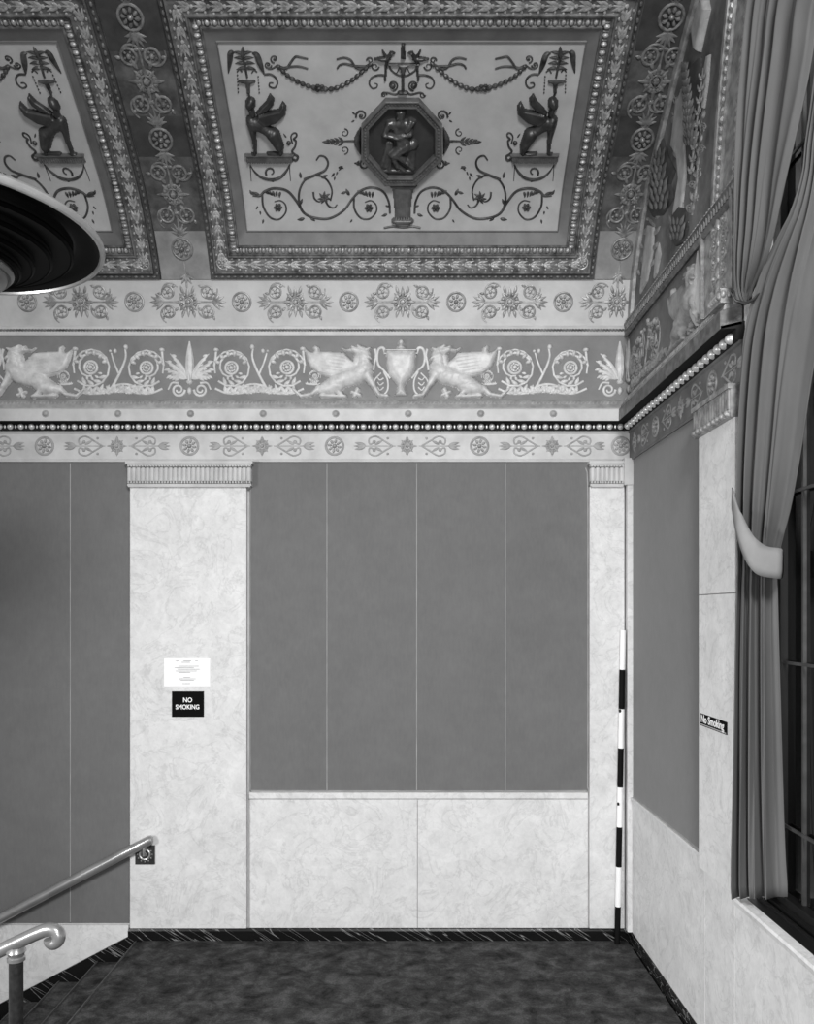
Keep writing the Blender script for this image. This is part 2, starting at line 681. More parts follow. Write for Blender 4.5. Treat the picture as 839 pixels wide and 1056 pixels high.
# ================================================================== SETTING
FLV = -336.8
mb = MB()
mb.box(UL, XW + 31, -30, 0, FLV - 400, 300)
struct(mb.build('wall_back', 'plaster', smooth=False))

# right wall with the arched window opening
ARC_R, ARC_C, IMP = 585.0, AE + 585.0, 221.0
SILL = -196.0
mb = MB()
mb.box(XW, XW + 31, -30, AE, FLV - 20, 600)
mb.box(XW, XW + 31, AE, 640, FLV - 20, SILL)
pts = []
for a in np.linspace(pi, pi - 1.15, 24):
    pts.append((ARC_C + ARC_R * cos(a), IMP + ARC_R * sin(a)))
lo = np.array(pts)
for i in range(len(lo) - 1):
    (a0, z0), (a1, z1) = lo[i], lo[i + 1]
    for (q0, q1) in (((a0, z0), (a1, z1)),):
        A = W([XW] * 4, [q0[0], q1[0], q1[0], q0[0]], [q0[1], q1[1], 800, 800])
        B_ = W([XW + 31] * 4, [q0[0], q1[0], q1[0], q0[0]], [q0[1], q1[1], 800, 800])
        mb.prism(A, B_)
struct(mb.build('wall_right', 'pale_marble', smooth=False))

# ceiling: the vault shell
mb = MB()
vs = np.linspace(0, ARC[-1], 90)
P0 = np.array([VU(np.array([UL - 300, XW + 5]), v, 0.0) for v in vs])
P1 = np.array([VU(np.array([UL - 300, XW + 5]), v, -10.0) for v in vs])
mb.grid(P0)
mb.grid(P1)
struct(mb.build('ceiling', 'pale_gilt', fix=False))

# floor under the carpet
NOSE = -274.5
mb = MB()
mb.box(NOSE - 6, XW + 31, -10, 900, FLV - 20, FLV - 3)
struct(mb.build('floor', 'black_marble', smooth=False))
mb = MB()
mb.box(NOSE + 3, XW - 5, 3, 880, FLV - 3, FLV)
o = mb.build('carpet', 'carpet', smooth=False)
tag(o, 'dark mottled carpet covering the landing floor', 'carpet')

# ================================================================== STAIRS (go down to the left)
TR, RI = 39.5, 20.6
st = thing('staircase', 'carpeted steps descending to the left beside the landing', 'stairs', W(NOSE, 300, FLV))
for k in range(9):
    x1 = NOSE - max(k - 1, 0) * TR
    z = FLV - k * RI
    mb = MB()
    if k > 0:
        mb.box(x1 - TR - 3, x1 + (6 if k > 1 else 0), 3, 860, z - RI * 2.0, z - 1.2)
    else:
        mb.box(x1 - 3, x1 + 3, 3, 860, z - RI, z - 1.2)
    s_ = mb.build('step', 'carpet', st, smooth=False)
    mb = MB()
    xe = x1 - TR if k > 0 else x1
    q = [(xe - 5, -4), (xe - 6, -2.2), (xe - 5, -0.6), (xe - 3.2, 0.2), (xe - 2.6, -4)]
    A = W([p[0] for p in q], 3, [z + p[1] for p in q])
    B_ = W([p[0] for p in q], 860, [z + p[1] for p in q])
    mb.prism(A, B_)
    mb.build('nosing', 'carpet_edge', s_, smooth=False)

# skirting boards
mb = MB()
run(mb, [(FLV - 3, 4), (FLV + 10, 4), (FLV + 12.2, 3), (FLV + 12.2, 0), (FLV - 3, 0)], 'back', NOSE - 12, None)
struct(mb.build('baseboard_back', 'black_marble', smooth=False))
mb = MB()
run(mb, [(FLV - 3, 4), (FLV + 10, 4), (FLV + 12.2, 3), (FLV + 12.2, 0), (FLV - 3, 0)], 'right', None, 640)
struct(mb.build('baseboard_right', 'black_marble', smooth=False))
mb = MB()
q = [(147, 957.5), (132, 966), (-140, 1108), (-140, 1180), (147, 1000)]
p = back(0)
mb.prism(p(np.array([a for a, _ in q]), np.array([b for _, b in q]), 3.4), p(np.array([a for a, _ in q]), np.array([b for _, b in q]), 0))
struct(mb.build('baseboard_stairs', 'black_marble', smooth=False))


# ================================================================== MARBLE DADO
def slab(name, parent, mat, x0, x1, y0, y1, h0, h1, kind='back'):
    mb = MB()
    b = 0.3
    if kind == 'back':
        k = (F - h1) / F
        u0, u1, V0, V1 = (x0 - CX) * k, (x1 - CX) * k, (HY - y1) * k, (HY - y0) * k
        A = W([u0, u1, u1, u0], h0, [V0, V0, V1, V1])
        B1 = W([u0, u1, u1, u0], h1 - b, [V0, V0, V1, V1])
        B2 = W([u0 + b, u1 - b, u1 - b, u0 + b], h1, [V0 + b, V0 + b, V1 - b, V1 - b])
    else:   # x = a along the wall, y -> V = HY - y
        u0, u1, V0, V1 = x0, x1, HY - y1, HY - y0
        A = W(XW - h0, [u0, u1, u1, u0], [V0, V0, V1, V1])
        B1 = W(XW - h1 + b, [u0, u1, u1, u0], [V0, V0, V1, V1])
        B2 = W(XW - h1, [u0 + b, u1 - b, u1 - b, u0 + b], [V0 + b, V0 + b, V1 - b, V1 - b])
    P = np.array([A, B1, B2])
    k0 = mb.n
    mb.grid(P, closed_v=True)
    mb.f.append((k0 + 8, k0 + 9, k0 + 10, k0 + 11))
    mb.mi.append(0)
    mb.f.append((k0 + 3, k0 + 2, k0 + 1, k0))
    mb.mi.append(0)
    return mb.build(name, mat, parent, smooth=False)


t = thing('marble_dado', 'pale marble dado below the wide fabric panel between the pilasters', 'wall panelling', W(0, 0, FLV + 12))
slab('slab', t, 'pale_marble', 257, 430, 824.5, 957, 0, 2.2)
slab('slab', t, 'pale_marble', 430.6, 606, 824.5, 957, 0, 2.2)
slab('cap', t, 'pale_marble', 256.5, 606, 817.5, 823.8, 0, 3.2)

t = thing('marble_dado', 'pale marble dado on the right wall under window sill and fabric', 'wall panelling', W(XW, 200, FLV + 12))
slab('slab', t, 'pale_marble', 13, 222, HY + 190, HY + 324.6, 0, 2.4, 'right')
slab('slab', t, 'pale_marble', 222.5, AE - 12, HY + 195, HY + 324.6, 0, 2.4, 'right')
slab('slab', t, 'pale_marble', AE - 11.5, 640, HY + 196, HY + 324.6, 0, 2.4, 'right')
slab('cap', t, 'pale_marble', 13, 222, HY + 187, HY + 190, 0, 4, 'right')

mb = MB()
q = [(133.2, 953), (133.2, 964.5), (-140, 1107.5), (-140, 953)]
A = back(0)(np.array([a for a, _ in q]), np.array([b for _, b in q]), 2.6)
B_ = back(0)(np.array([a for a, _ in q]), np.array([b for _, b in q]), 0)
mb.prism(A, B_)
o = mb.build('marble_dado', 'pale_marble', smooth=False)
tag(o, 'triangular pale marble dado above the stair skirting', 'wall panelling')


# ================================================================== FABRIC PANELS
def fabric(label, x0, x1, y0, y1, seams, kind='back', loc=None):
    t = thing('fabric_panel', label, 'wall panel', loc)
    slab('fabric', t, 'wall_fabric', x0, x1, y0, y1, 0, 1.6, kind)
    for sx in seams:
        slab('seam', t, 'fabric_seam', sx - 0.45, sx + 0.45, y0 + 1, y1 - 1, 1.5, 1.9, kind)
    if kind == 'back' and x0 > 200:
        mb = MB()
        P = back(1.6)
        pen = Pen(mb, P)
        pen.tube([(x0 + 2, y0 + 2), (x0 + 0.6, y0 + 18), (x0 + 0.4, 600), (x0 + 0.6, y1 - 1)], 0.6, n=3)
        pen.tube([(x0 + 1, y1 - 0.6), (430, y1 - 0.2), (x1 - 3, y1 - 0.6), (x1 - 0.8, y1 - 4), (x1 - 0.6, 600), (x1 - 0.8, y0 + 22), (x1 - 3, y0 + 6)], 0.6, n=3)
        mb.build('welt', 'fabric_edge', t)
    return t


fabric('dark fabric wall panel beside the stairs left of the wide pilaster', -140, 133, 476.5, 952, [72.3, -30], loc=W(-350, 0, -320))
fabric('wide dark fabric wall panel above the back dado between two pilasters', 257.5, 606.5, 476.5, 816, [337, 429.5, 521], loc=W(0, 0, -190))
t = fabric('narrow dark fabric wall panel on the right wall', 13, 222, HY - 160, HY + 186.6, [], 'right', loc=W(XW, 110, -187))
mb = MB()
pen = Pen(mb, rightw(1.6))
pen.tube([(14, HY + 186), (120, HY + 186.3), (221, HY + 186)], 0.7, n=3)
mb.build('welt', 'fabric_edge', t)


# ================================================================== PILASTERS
def capital(mb_, P, x0, x1, y0, y1, pitch, h=3.0, mi=0):
    """reeded necking between two bead rows; P offset is the pilaster face"""
    pen = Pen(mb_, P, mi=mi)
    n = int((x1 - x0) / pitch)
    for i in range(n):
        x = x0 + (i + 0.5) * (x1 - x0) / n
        pen.tube([(x, y0 + 5), (x, (y0 + y1) / 2), (x, y1 - 5.5)], pitch * 0.42, n=1, hf=0.7, h0=h)
    nb = int((x1 - x0) / (pitch * 0.62))
    for i in range(nb):
        x = x0 + (i + 0.5) * (x1 - x0) / nb
        pen.dome(x, y0 + 3.2, pitch * .27, 1.3, h=1.6, seg=6, rings=2, h0=h)
        pen.dome(x, y1 - 4.2, pitch * .27, 1.5, h=1.6, seg=6, rings=2, h0=h)


def pilaster_back(label, x0, x1, capx0, capx1, ybot):
    t = thing('pilaster', label, 'pilaster', W((x0 + x1) / 2 - CX, 0, HY - ybot))
    slab('shaft', t, 'pale_marble', x0, x1, 500, ybot, 0, 7)
    mb = MB()
    P = back(7)
    k = (F - 7) / F
    mb.box((capx0 + 1.5 - CX) * k, (capx1 - 1.5 - CX) * k, 0, 9.5, (HY - 501.5) * k, (HY - 476.5) * k)
    mb.box((capx0 - CX) * k, (capx1 - CX) * k, 0, 11.5, (HY - 478.8) * k, (HY - 476) * k)
    mb.box((capx0 + 2.5 - CX) * k, (capx1 - 2.5 - CX) * k, 0, 10.2, (HY - 502.5) * k, (HY - 500.8) * k)
    capital(mb, P, capx0 + 1.5, capx1 - 1.5, 478, 502, 4.6)
    c = mb.build('capital', 'pale_gilt', t)
    mb = MB()
    for (ya, yb) in ((481.0, 483.6), (496.6, 499.2)):
        mb.box((capx0 + 1.3 - CX) * k, (capx1 - 1.3 - CX) * k, 5, 9.8, (HY - yb) * k, (HY - ya) * k)
    mb.build('bead_ground', 'worn_gilt', c, smooth=False)
    return t


pilaster_back('wide pale marble pilaster carrying the notice and sign', 134, 254, 130.5, 261, 957.5)
cp = pilaster_back('narrow pale marble corner pilaster behind the striped pole', 608, 643.6, 606.5, 644, 957.5)
slab('corner_return', cp, 'pale_marble', 2, 13, HY - 130, HY + 324.5, 0, 7, 'right')
mb = MB()
mb.box(XW - 10.5, XW, 2, 15, 130, 157)
capital(mb, rightw(7), 7, 14, HY - 156, HY - 130, 4)
mb.build('corner_capital', 'pale_gilt', cp)

t = thing('pilaster', 'pale marble pilaster on the right wall beside the curtains', 'pilaster', W(XW, 257, SILL))
slab('shaft', t, 'pale_marble', 222, AE, HY - 135, HY - 14, 0, 7, 'right')
slab('shaft', t, 'pale_marble', 222, AE, HY - 13.4, HY + 195, 0, 7, 'right')
mb = MB()
mb.box(XW - 10, XW, 220, AE + .5, 134, 157)
mb.box(XW - 12, XW, 218.5, AE + .8, 153.5, 157)
capital(mb, rightw(7), 220, AE, HY - 159, HY - 134, 4.6)
pen = Pen(mb, rightw(7))
for i in range(9):
    pen.dome(223 + i * 8.2, HY - 137, 3, 2.8, h=3.2, seg=8, rings=3, h0=3)
mb.build('capital', 'gilt', t)

# ================================================================== ENTABLATURE ON THE BACK WALL
X0 = -90


def band_units(pen, x, y, kind, sgn=1, s=1.0):
    if kind == 'rosette':
        pen.rosette(x, y, 10 * s)
        pen.ring(x, y, 9.2 * s, 1.0 * s)
    elif kind == 'flower':
        pen.star_flower(x, y, 8.5 * s)
        for d in (-1, 1):
            pen.leaf(x, y + d * 5 * s, 5 * s, 3 * s, d * pi / 2)
    else:   # heart shaped anthemion pointing sgn
        q = [(x + sgn * 15 * s, y), (x + sgn * 6 * s, y - 5.5 * s), (x - sgn * 2 * s, y - 10 * s), (x - sgn * 9 * s, y - 7.5 * s), (x - sgn * 8.5 * s, y - 2 * s), (x - sgn * 4 * s, y - 3.5 * s)]
        pen.tube(q, 0.9 * s, n=3)
        pen.tube([(a, 2 * y - b_) for a, b_ in q], 0.9 * s, n=3)
        for d in (-1, 1):
            pen.dome(x - sgn * 4 * s, y + d * 4.2 * s, 2 * s, seg=6, rings=2)
            pen.dome(x + sgn * 10 * s, y + d * 8 * s, 1.5 * s, seg=6, rings=2)
            pen.leaf(x - sgn * 3 * s, y + d * 1.5 * s, 9 * s, 2.6 * s, (0 if sgn > 0 else pi) + d * 0.5 * sgn)
            pen.leaf(x - sgn * 13 * s, y, 11 * s, 3.5 * s, (pi if sgn > 0 else 0) - d * 0.55 * sgn, bend=d * .25 * sgn)
        pen.leaf(x - sgn * 12 * s, y, 13 * s, 3 * s, pi if sgn > 0 else 0)
        pen.tube([(x - sgn * 12 * s, y), (x + sgn * 18 * s, y)], 0.5 * s)


t = thing('ornament_band', 'pale painted band of rosettes and hearts under the back wall bead row', 'ornamental band', W(0, 0, 158))
mb = MB()
run(mb, prof_y([(476.2, 0), (476.2, 3.2), (474.5, 3.6), (473.2, 2.4), (447.5, 2.4), (446.2, 4), (444.5, 4), (444.5, 0)]), 'back', UL, None)
mb.build('band', 'pale_gilt', t, smooth=False)
P = back(2.4)
for k in range(-1, 5):
    x = 46.0 + k * 149.5 - 0.2
    if x + 5 < 660:
        mb = MB()
        band_units(Pen(mb, P), x + (0 if k < 4 else -4), 460, 'rosette')
        mb.build('rosette', 'pale_gilt_line', t)
    xm = x + 74.8
    if xm > 640:
        continue
    mb = MB()
    band_units(Pen(mb, P), xm, 460, 'flower')
    mb.build('flower', 'pale_gilt_line', t)
    for sgn in (-1, 1):
        mb = MB()
        band_units(Pen(mb, P), xm - sgn * 30, 460, 'heart', sgn)
        mb.build('heart_scroll', 'pale_gilt_line', t)

# bead row, soffit and fascia
t = thing('cornice', 'projecting cornice with bead row and studded pale fascia on back wall', 'cornice', W(0, 0, 186))
mb = MB()
run(mb, prof_y([(444.5, 0), (444.5, 5), (442.8, 6), (436, 6), (434.6, 14.5), (434.0, 16.5), (432, 16.5), (432, 0)]), 'back', UL, None)
mb.build('soffit', 'soffit_shade', t, smooth=False)  # shade beneath the fascia is in the colour
mb = MB()
run(mb, prof_y([(433.9, 2), (433.9, 17), (422.0, 17), (421.0, 15), (421, 2)]), 'back', UL, None)
mb.build('fascia', 'pale_gilt', t, smooth=False)
mb = MB()
pen = Pen(mb, back(5.5))
x = -170 + 4.3
while x < 640:
    pen.dome(x, 440, 3.3, 3.3, h=3.6, seg=10, rings=4)
    pen.dome(x + 5.5, 440, 1.3, 2.6, h=1.6, seg=6, rings=2)
    x += 11.03
mb.build('bead_course', 'bead_gilt', t)
for i in range(9):
    x = 46.8 + i * 74.8 - 74.8
    mb = MB()
    pen = Pen(mb, back(17))
    pen.dome(x, 426.6, 3.0, h=2.2, seg=10, rings=3)
    pen.ring(x, 426.6, 3.2, 0.6)
    mb.build('stud', 'pale_gilt_line', t)

# ------------------------------------------------------------------ sculpted frieze, motifs in the local scale of each
GRIF = [
    ('p', [(52, 72), (66, 84), (84, 92), (92, 84), (86, 72), (96, 64), (110, 70), (112, 86), (150, 88), (208, 92), (232, 118), (262, 138),
           (300, 146), (322, 166), (316, 192), (280, 205), (226, 186), (160, 190), (112, 176), (78, 150), (62, 112)], 17, 16),
    ('c', 296, 150, 26, 262, 180, 34, 26), ('c', 262, 180, 34, 180, 205, 30, 26), ('c', 180, 205, 30, 140, 228, 24, 22),
    ('c', 276, 158, 24, 282, 120, 20, 24), ('e', 288, 106, 25, 29, 0.15, 26), ('c', 304, 112, 10, 314, 118, 6, 24), ('c', 300, 124, 9, 306, 130, 6, 22),
    ('c', 274, 92, 17, 244, 82, 9, 20), ('c', 244, 82, 9, 218, 84, 5, 14), ('c', 218, 84, 5, 200, 74, 3, 10), ('c', 270, 84, 12, 240, 70, 5, 16), ('c', 284, 82, 14, 262, 66, 6, 18), ('c', 294, 84, 11, 310, 76, 5, 18),
    ('c', 262, 112, 16, 256, 140, 14, 20),
    ('c', 298, 180, 18, 326, 226, 10, 22), ('c', 326, 226, 10, 346, 258, 8, 18), ('c', 346, 258, 8, 378, 262, 7, 16),
    ('e', 158, 228, 58, 27, -0.2, 27), ('c', 186, 246, 10, 206, 262, 7, 16), ('c', 120, 260, 8, 212, 264, 7, 16),
    ('c', 112, 228, 12, 84, 254, 8, 14), ('c', 84, 254, 8, 40, 262, 7, 12), ('c', 40, 262, 7, 10, 236, 6, 12),
    ('c', 262, 236, 8, 250, 262, 8, 12), ('c', 240, 246, 6, 270, 258, 7, 12)]
URN = [('p', [(374, 86), (490, 86), (488, 140), (478, 180), (456, 206), (444, 222), (450, 250), (456, 262), (406, 262), (414, 250), (420, 222),
              (408, 206), (386, 180), (376, 140)], 30, 26), ('c', 372, 86, 5, 492, 86, 5, 26), ('e', 432, 54, 11, 13, 0, 24), ('e', 432, 74, 16, 8, 0, 22)]


def griffin(P, parent):
    mb = MB()
    pen = Pen(mb, P, 300, 340, 3.814)
    pen.relief(GRIF, 2.6)
    for i in range(6):          # feather ridges on the wing
        pen.tube([(222 - i * 6, 116 + i * 13), (150 - i * 8, 106 + i * 12), (80 + i * 6, 98 + i * 12)], 5, 2.5, n=3, h0=14, hf=0.9)
    return mb.build('griffin', 'relief_white', parent)


def urn(P, parent):
    mb = MB()
    pen = Pen(mb, P, 300, 340, 3.814)
    pen.relief(URN, 2.6)
    for i in range(7):
        x = 432 + (i - 3) * 11
        pen.tube([(x, 104), (432 + (i - 3) * 9.5, 150)], 2.6, 1.6, h0=27 - abs(i - 3) * 2.2, hf=0.8)
    for d in (-1, 1):
        f = lambda x: 432 + d * (x - 432)
        pen.tube([(f(492), 96), (f(502), 72), (f(520), 78), (f(526), 110), (f(520), 140), (f(500), 160), (f(474), 192)], 7, 4, n=4)
        pen.tube([(f(535), 76), (f(530), 100), (f(536), 130), (f(540), 160)], 6, 4, n=4)
        pen.tube([(f(500), 165), (f(484), 200), (f(486), 240), (f(510), 258), (f(538), 240), (f(536), 200), (f(510), 170)], 4, 3, n=4)
        for k in range(3):
            pen.tube([(f(500), 190 + k * 18), (f(514), 198 + k * 20), (f(524), 188 + k * 18)], 3, 2, n=3)
    return mb.build('urn', 'relief_white', parent)


def roundel(P, x, y, R, sgn, parent, mat='relief_white'):
    """acanthus scroll coiling round a rosette"""
    mb = MB()
    pen = Pen(mb, P)
    a0 = pi * 0.75 if sgn > 0 else pi * 0.25
    pen.spiral(x, y, R * 1.03, R * 0.95, a0, -0.93 * sgn, R * 0.065, R * 0.05)
    pen.spiral(x, y, R * 0.92, R * 0.46, a0 + pi * 1.1 * sgn, -0.7 * sgn, R * 0.085, R * 0.05)
    for k in range(6):           # leaf lobes clasping the top of the coil
        a = -pi * 0.88 + k * pi * 0.76 / 5
        pen.dome(x + R * .82 * cos(a), y + R * .82 * sin(a), R * 0.19, R * 0.12, a, R * 0.16, 7, 3)
    for k in range(4):
        a = (0.5 if sgn > 0 else pi - 0.5) + sgn * k * 0.45
        pen.leaf(x + R * .95 * cos(a), y + R * .95 * sin(a), R * 0.42, R * 0.2, a + pi * .68 * sgn, bend=.3 * sgn)
        pen.leaf(x + R * .7 * cos(a), y + R * .7 * sin(a), R * 0.24, R * 0.13, a + pi * .9 * sgn)
    pen.ring(x, y, R * 0.34, R * 0.075, seg=18)
    pen.ring(x, y, R * 0.2, R * 0.05, seg=12)
    pen.dome(x, y, R * 0.14, h=R * 0.2, seg=8)
    for k in range(5):
        a = 2 * pi * k / 5
        pen.dome(x + R * .2 * cos(a), y + R * .2 * sin(a), R * .07, seg=5, rings=2, h0=R * .08)
    # foot leaves under the coil and bud above
    for k in range(5):
        bx = x + sgn * (-R * .35 + k * R * .42)
        by = y + R * (1.38 + .06 * (k % 2))
        for j in range(3):
            pen.leaf(bx, by, R * (0.52 - .1 * abs(j - 1)), R * 0.2, -pi / 2 + sgn * (0.75 - .2 * k) + (j - 1) * .62, bend=.2 * (j - 1))
        pen.dome(bx + R * .2, by - R * .02, R * .09, R * .07, 0, R * .1, 6, 2)
    pen.tube([(x - sgn * R * .9, y + R * 1.15), (x - sgn * R * .2, y + R * 1.42), (x + sgn * R * .7, y + R * 1.38), (x + sgn * R * 1.3, y + R * 1.05)], R * .07, R * .05)
    pen.dome(x - sgn * R * .85, y - R * 1.0, R * 0.17, R * 0.13, 0, R * .16, 7, 3)
    pen.tube([(x - sgn * R * .85, y - R * .95), (x - sgn * R * .9, y - R * .5), (x - sgn * R * .98, y - R * .1)], R * .08, R * .05)
    return mb.build('scroll_roundel', mat, parent)


def tendrils(P, x, parent, sgn, mat='relief_white'):
    """branching stem between two roundels"""
    mb = MB()
    pen = Pen(mb, P)
    f = lambda dx: x + sgn * dx
    pen.tube([(f(-10), 405), (f(-3), 394), (f(4), 380), (f(8), 368), (f(7), 358)], 1.6, 1.0, n=4)
    pen.tube([(f(1), 386), (f(-4), 374), (f(-7), 364)], 1.2, 0.8, n=4)
    pen.dome(f(8), 358, 2.4, 3, h=2.5)
    pen.dome(f(-3), 362, 2, 2.5, h=2)
    pen.dome(f(-8), 362, 1.6, h=1.6)
    pen.tube([(f(-14), 404), (f(0), 397), (f(13), 397), (f(24), 404)], 1.6, 1.0, n=4)
    for k in range(6):
        pen.leaf(f(-12 + k * 6), 398 + (k % 2), 8, 4, (0.9 if sgn > 0 else pi - 0.9) + 0.15 * k, bend=0.2)
    for k in range(3):
        pen.dome(f(-2 + 5 * k), 404, 2.2, 1.8, h=1.8, seg=7)
    return mb.build('tendril', mat, parent)


def lily(P, x, parent, mat='relief_white', half=0):
    mb = MB()
    pen = Pen(mb, P)
    pen.leaf(x, 394, 42, 8.5, -pi / 2, hf=0.9)
    pen.tube([(x, 394), (x, 372), (x, 358)], 1.0, .5, h0=3)
    for d in (-1, 1):
        if half and d != half:
            continue
        for k, (ln, wd, an) in enumerate(((31, 4.5, .36), (28, 4.5, .62), (23, 4.2, .9), (17, 3.8, 1.2))):
            pen.leaf(x + d * (2 + k), 391, ln, wd, -pi / 2 + d * an, bend=d * 0.25)
            for j in range(4):
                a = -pi / 2 + d * (an + .1)
                q = (x + d * (2 + k) + ln * (.3 + .18 * j) * cos(a), 391 + ln * (.3 + .18 * j) * sin(a))
                pen.leaf(q[0], q[1], 6, 3, a + d * 0.8)
        pen.spiral(x + d * 11.5, 402, 7, 1.8, pi / 2 - d * pi / 2 + pi, -1.5 * d, 1.5, 1.0)
        pen.tube([(x + d * 11, 395), (x + d * 18, 395), (x + d * 22, 402)], 1.4, 0.9)
    pen.dome(x, 394, 3.4, 3, h=3)
    pen.dome(x, 403, 2.4, 4, h=2.5)
    return mb.build('palmette', mat, parent)


t = thing('sculpted_frieze', 'white relief frieze of griffins urns and scroll roundels on back wall', 'frieze', W(0, 0, 215))
mb = MB()
run(mb, prof_y([(412.5, 0), (412.5, 4.2), (345.5, 4.2), (345.5, 0)]), 'back', UL, None)
mb.build('ground', 'frieze_ground', t, smooth=False)
P = back(4.2)
BAY = 437.0
UX = 413.3
for cx in (UX, UX - BAY):
    sh = cx - UX
    Pl = lambda x, y, h, sh=sh: P(np.asarray(x, float) + sh, y, h)
    Pr = lambda x, y, h, sh=sh: P(2 * UX - np.asarray(x, float) + sh, y, h)
    urn(Pl, t)
    for q in ((Pl, Pr) if sh == 0 else (Pr,)):
        griffin(q, t)
        roundel(q, 324.5, 388, 6.2, -1, t)
        roundel(q, 296, 379, 19, -1, t)
        roundel(q, 238.5, 379.5, 18.5, 1, t)
        tendrils(q, 268, t, -1)
lily(P, 195.3, t)
lily(P, 639, t, half=-1)

mb = MB()      # leaf moulding under the frieze
run(mb, prof_y([(421.2, 3), (421.2, 15), (418, 14), (415, 8), (412.4, 6.5), (412.4, 3)]), 'back', UL, None)
pen = Pen(mb, back(9))
x = -170
while x < 636:
    pen.leaf(x, 420, 6, 3.2, -pi / 2 + 0.35, h0=1.0)
    x += 3.9
mb.build('leaf_molding', 'pale_gilt_line', t, angle=50)
mb = MB()      # rope moulding above the frieze
run(mb, prof_y([(345.8, 2), (345.8, 6), (343.6, 7), (341.5, 6), (336.5, 8), (335.8, 7), (335.8, 2)]), 'back', UL, None)
mb.build('upper_molding', 'pale_gilt', t, angle=60)
mb = MB()
pen = Pen(mb, back(6.2))
x = -170
while x < 647:
    pen.leaf(x, 341.2, 5.0, 2.4, -0.45, hf=0.9)
    x += 3.2
mb.build('rope_molding', 'worn_gilt', t)

# ================================================================== CEILING ORNAMENT
YB = [237.5, 251.8, 261.8, 281.8, 288.4]
YT = [43.0, 27.0, 14.0, -8.0, -14.0]
DU = [152.0, 161.5, 171.0, 187.5, 193.0]
RECT = [(U0 - d, U0 + d, float(v_at(b_)), float(v_at(t_))) for d, b_, t_ in zip(DU, YB, YT)]


def frame_band(mb_, r0, r1, prof, nv=26):
    """loop between two rectangles on the vault; prof (t, h)"""
    def loop(r):
        l, rr, b_, t_ = r
        n = nv
        pts = []
        for k in range(6):
            pts.append((l + (rr - l) * k / 6, b_))
        for k in range(n):
            pts.append((rr, b_ + (t_ - b_) * k / n))
        for k in range(6):
            pts.append((rr + (l - rr) * k / 6, t_))
        for k in range(n):
            pts.append((l, t_ + (b_ - t_) * k / n))
        return np.array(pts)
    A, B_ = loop(r0), loop(r1)
    rows = []
    for tt, h in prof:
        q = A + (B_ - A) * tt
        rows.append(VU(q[:, 0], q[:, 1], h))
    mb_.grid(np.array(rows), closed_v=True)


def mid(k0, k1, f=0.5):
    return tuple(a + (b_ - a) * f for a, b_ in zip(RECT[k0], RECT[k1]))


def walk(r, pitch):
    """evenly spaced points and directions round a rectangle (u, -v)"""
    l, rr, b_, t_ = r
    for (a, c) in (((l, b_), (rr, b_)), ((rr, b_), (rr, t_)), ((rr, t_), (l, t_)), ((l, t_), (l, b_))):
        a, c = np.array(a), np.array(c)
        L = np.linalg.norm(c - a)
        n = max(2, int(round(L / pitch)))
        ang = math.atan2(-(c - a)[1], (c - a)[0])
        for i in range(n):
            q = a + (c - a) * (i + 0.5) / n
            yield q[0], -q[1], ang


cof = thing('coffer', 'large ceiling coffer in the middle with octagonal medallion of a seated man', 'ceiling coffer', VU(U0, v_at(237), 0))
H_F = 0.8
mb = MB()
l, rr, b_, t_ = RECT[0]
mb.grid(np.array([VU(np.linspace(l, rr, 8), v, H_F) for v in np.linspace(b_, t_, 40)]))
mb.build('field', 'coffer_field', cof, fix=False)
mb = MB()
frame_band(mb, RECT[0], RECT[1], [(0, 0.4), (0.0, 2.0), (0.07, 2.0), (0.12, 1.0), (1, 4.6)])
mb.build('flat_band', 'coffer_band', cof, angle=50)
mb = MB()
frame_band(mb, RECT[1], RECT[2], [(0, 4.4), (0.06, 5.6), (0.18, 5.6), (0.26, 4.2), (0.85, 4.6), (0.92, 6.2), (1, 7.0)])
m_ = mb.build('bead_molding', 'worn_gilt', cof, angle=50)
mb = MB()
pen = Pen(mb, vaultuv(4.4))
for x, y, an in walk(mid(1, 2, 0.55), 6.6):
    pen.dome(x, y, 2.0, 2.8, an, 2.3, 8, 3)
    pen.leaf(x + 3.3 * cos(an) + 2.4 * sin(an), y + 3.3 * sin(an) - 2.4 * cos(an), 4.8, 1.5, an + pi / 2)
mb.build('bead', 'gilt_relief', m_)['kind'] = 'stuff'
mb = MB()
frame_band(mb, RECT[2], RECT[3], [(0, 5), (0.03, 7.2), (0.12, 7.4), (0.18, 5.2), (0.86, 5.2), (0.9, 6.4), (1, 6.4)])
m_ = mb.build('leaf_molding', 'worn_gilt', cof, angle=50)
mb = MB()
pen = Pen(mb, vaultuv(5.2))
for i, (x, y, an) in enumerate(walk(mid(2, 3, 0.52), 13.5)):
    c, s_ = cos(an), sin(an)
    for d in (-1, 1):
        pen.leaf(x - 5 * c, y - 5 * s_, 8, 2.6, an + d * 0.75, bend=-d * 0.35)
        pen.leaf(x - 1 * c, y - 1 * s_, 7, 2.2, an + d * 0.9, bend=-d * 0.4)
        pen.dome(x + 3.5 * c - d * 5.6 * -s_, y + 3.5 * s_ - d * 5.6 * c, 1.2, 1.2, 0, 1.2, 6, 2)
        pen.dome(x - 3 * c - d * 4.6 * -s_, y - 3 * s_ - d * 4.6 * c, 1.1, 1.5, 0, 1.1, 6, 2)
    pen.leaf(x - 6.5 * c, y - 6.5 * s_, 13, 2.2, an)
    pen.dome(x - 6.2 * c, y - 6.2 * s_, 1.7, 1.7, 0, 1.6, 7, 2)
mb.build('leaf_course', 'gilt_relief', m_)
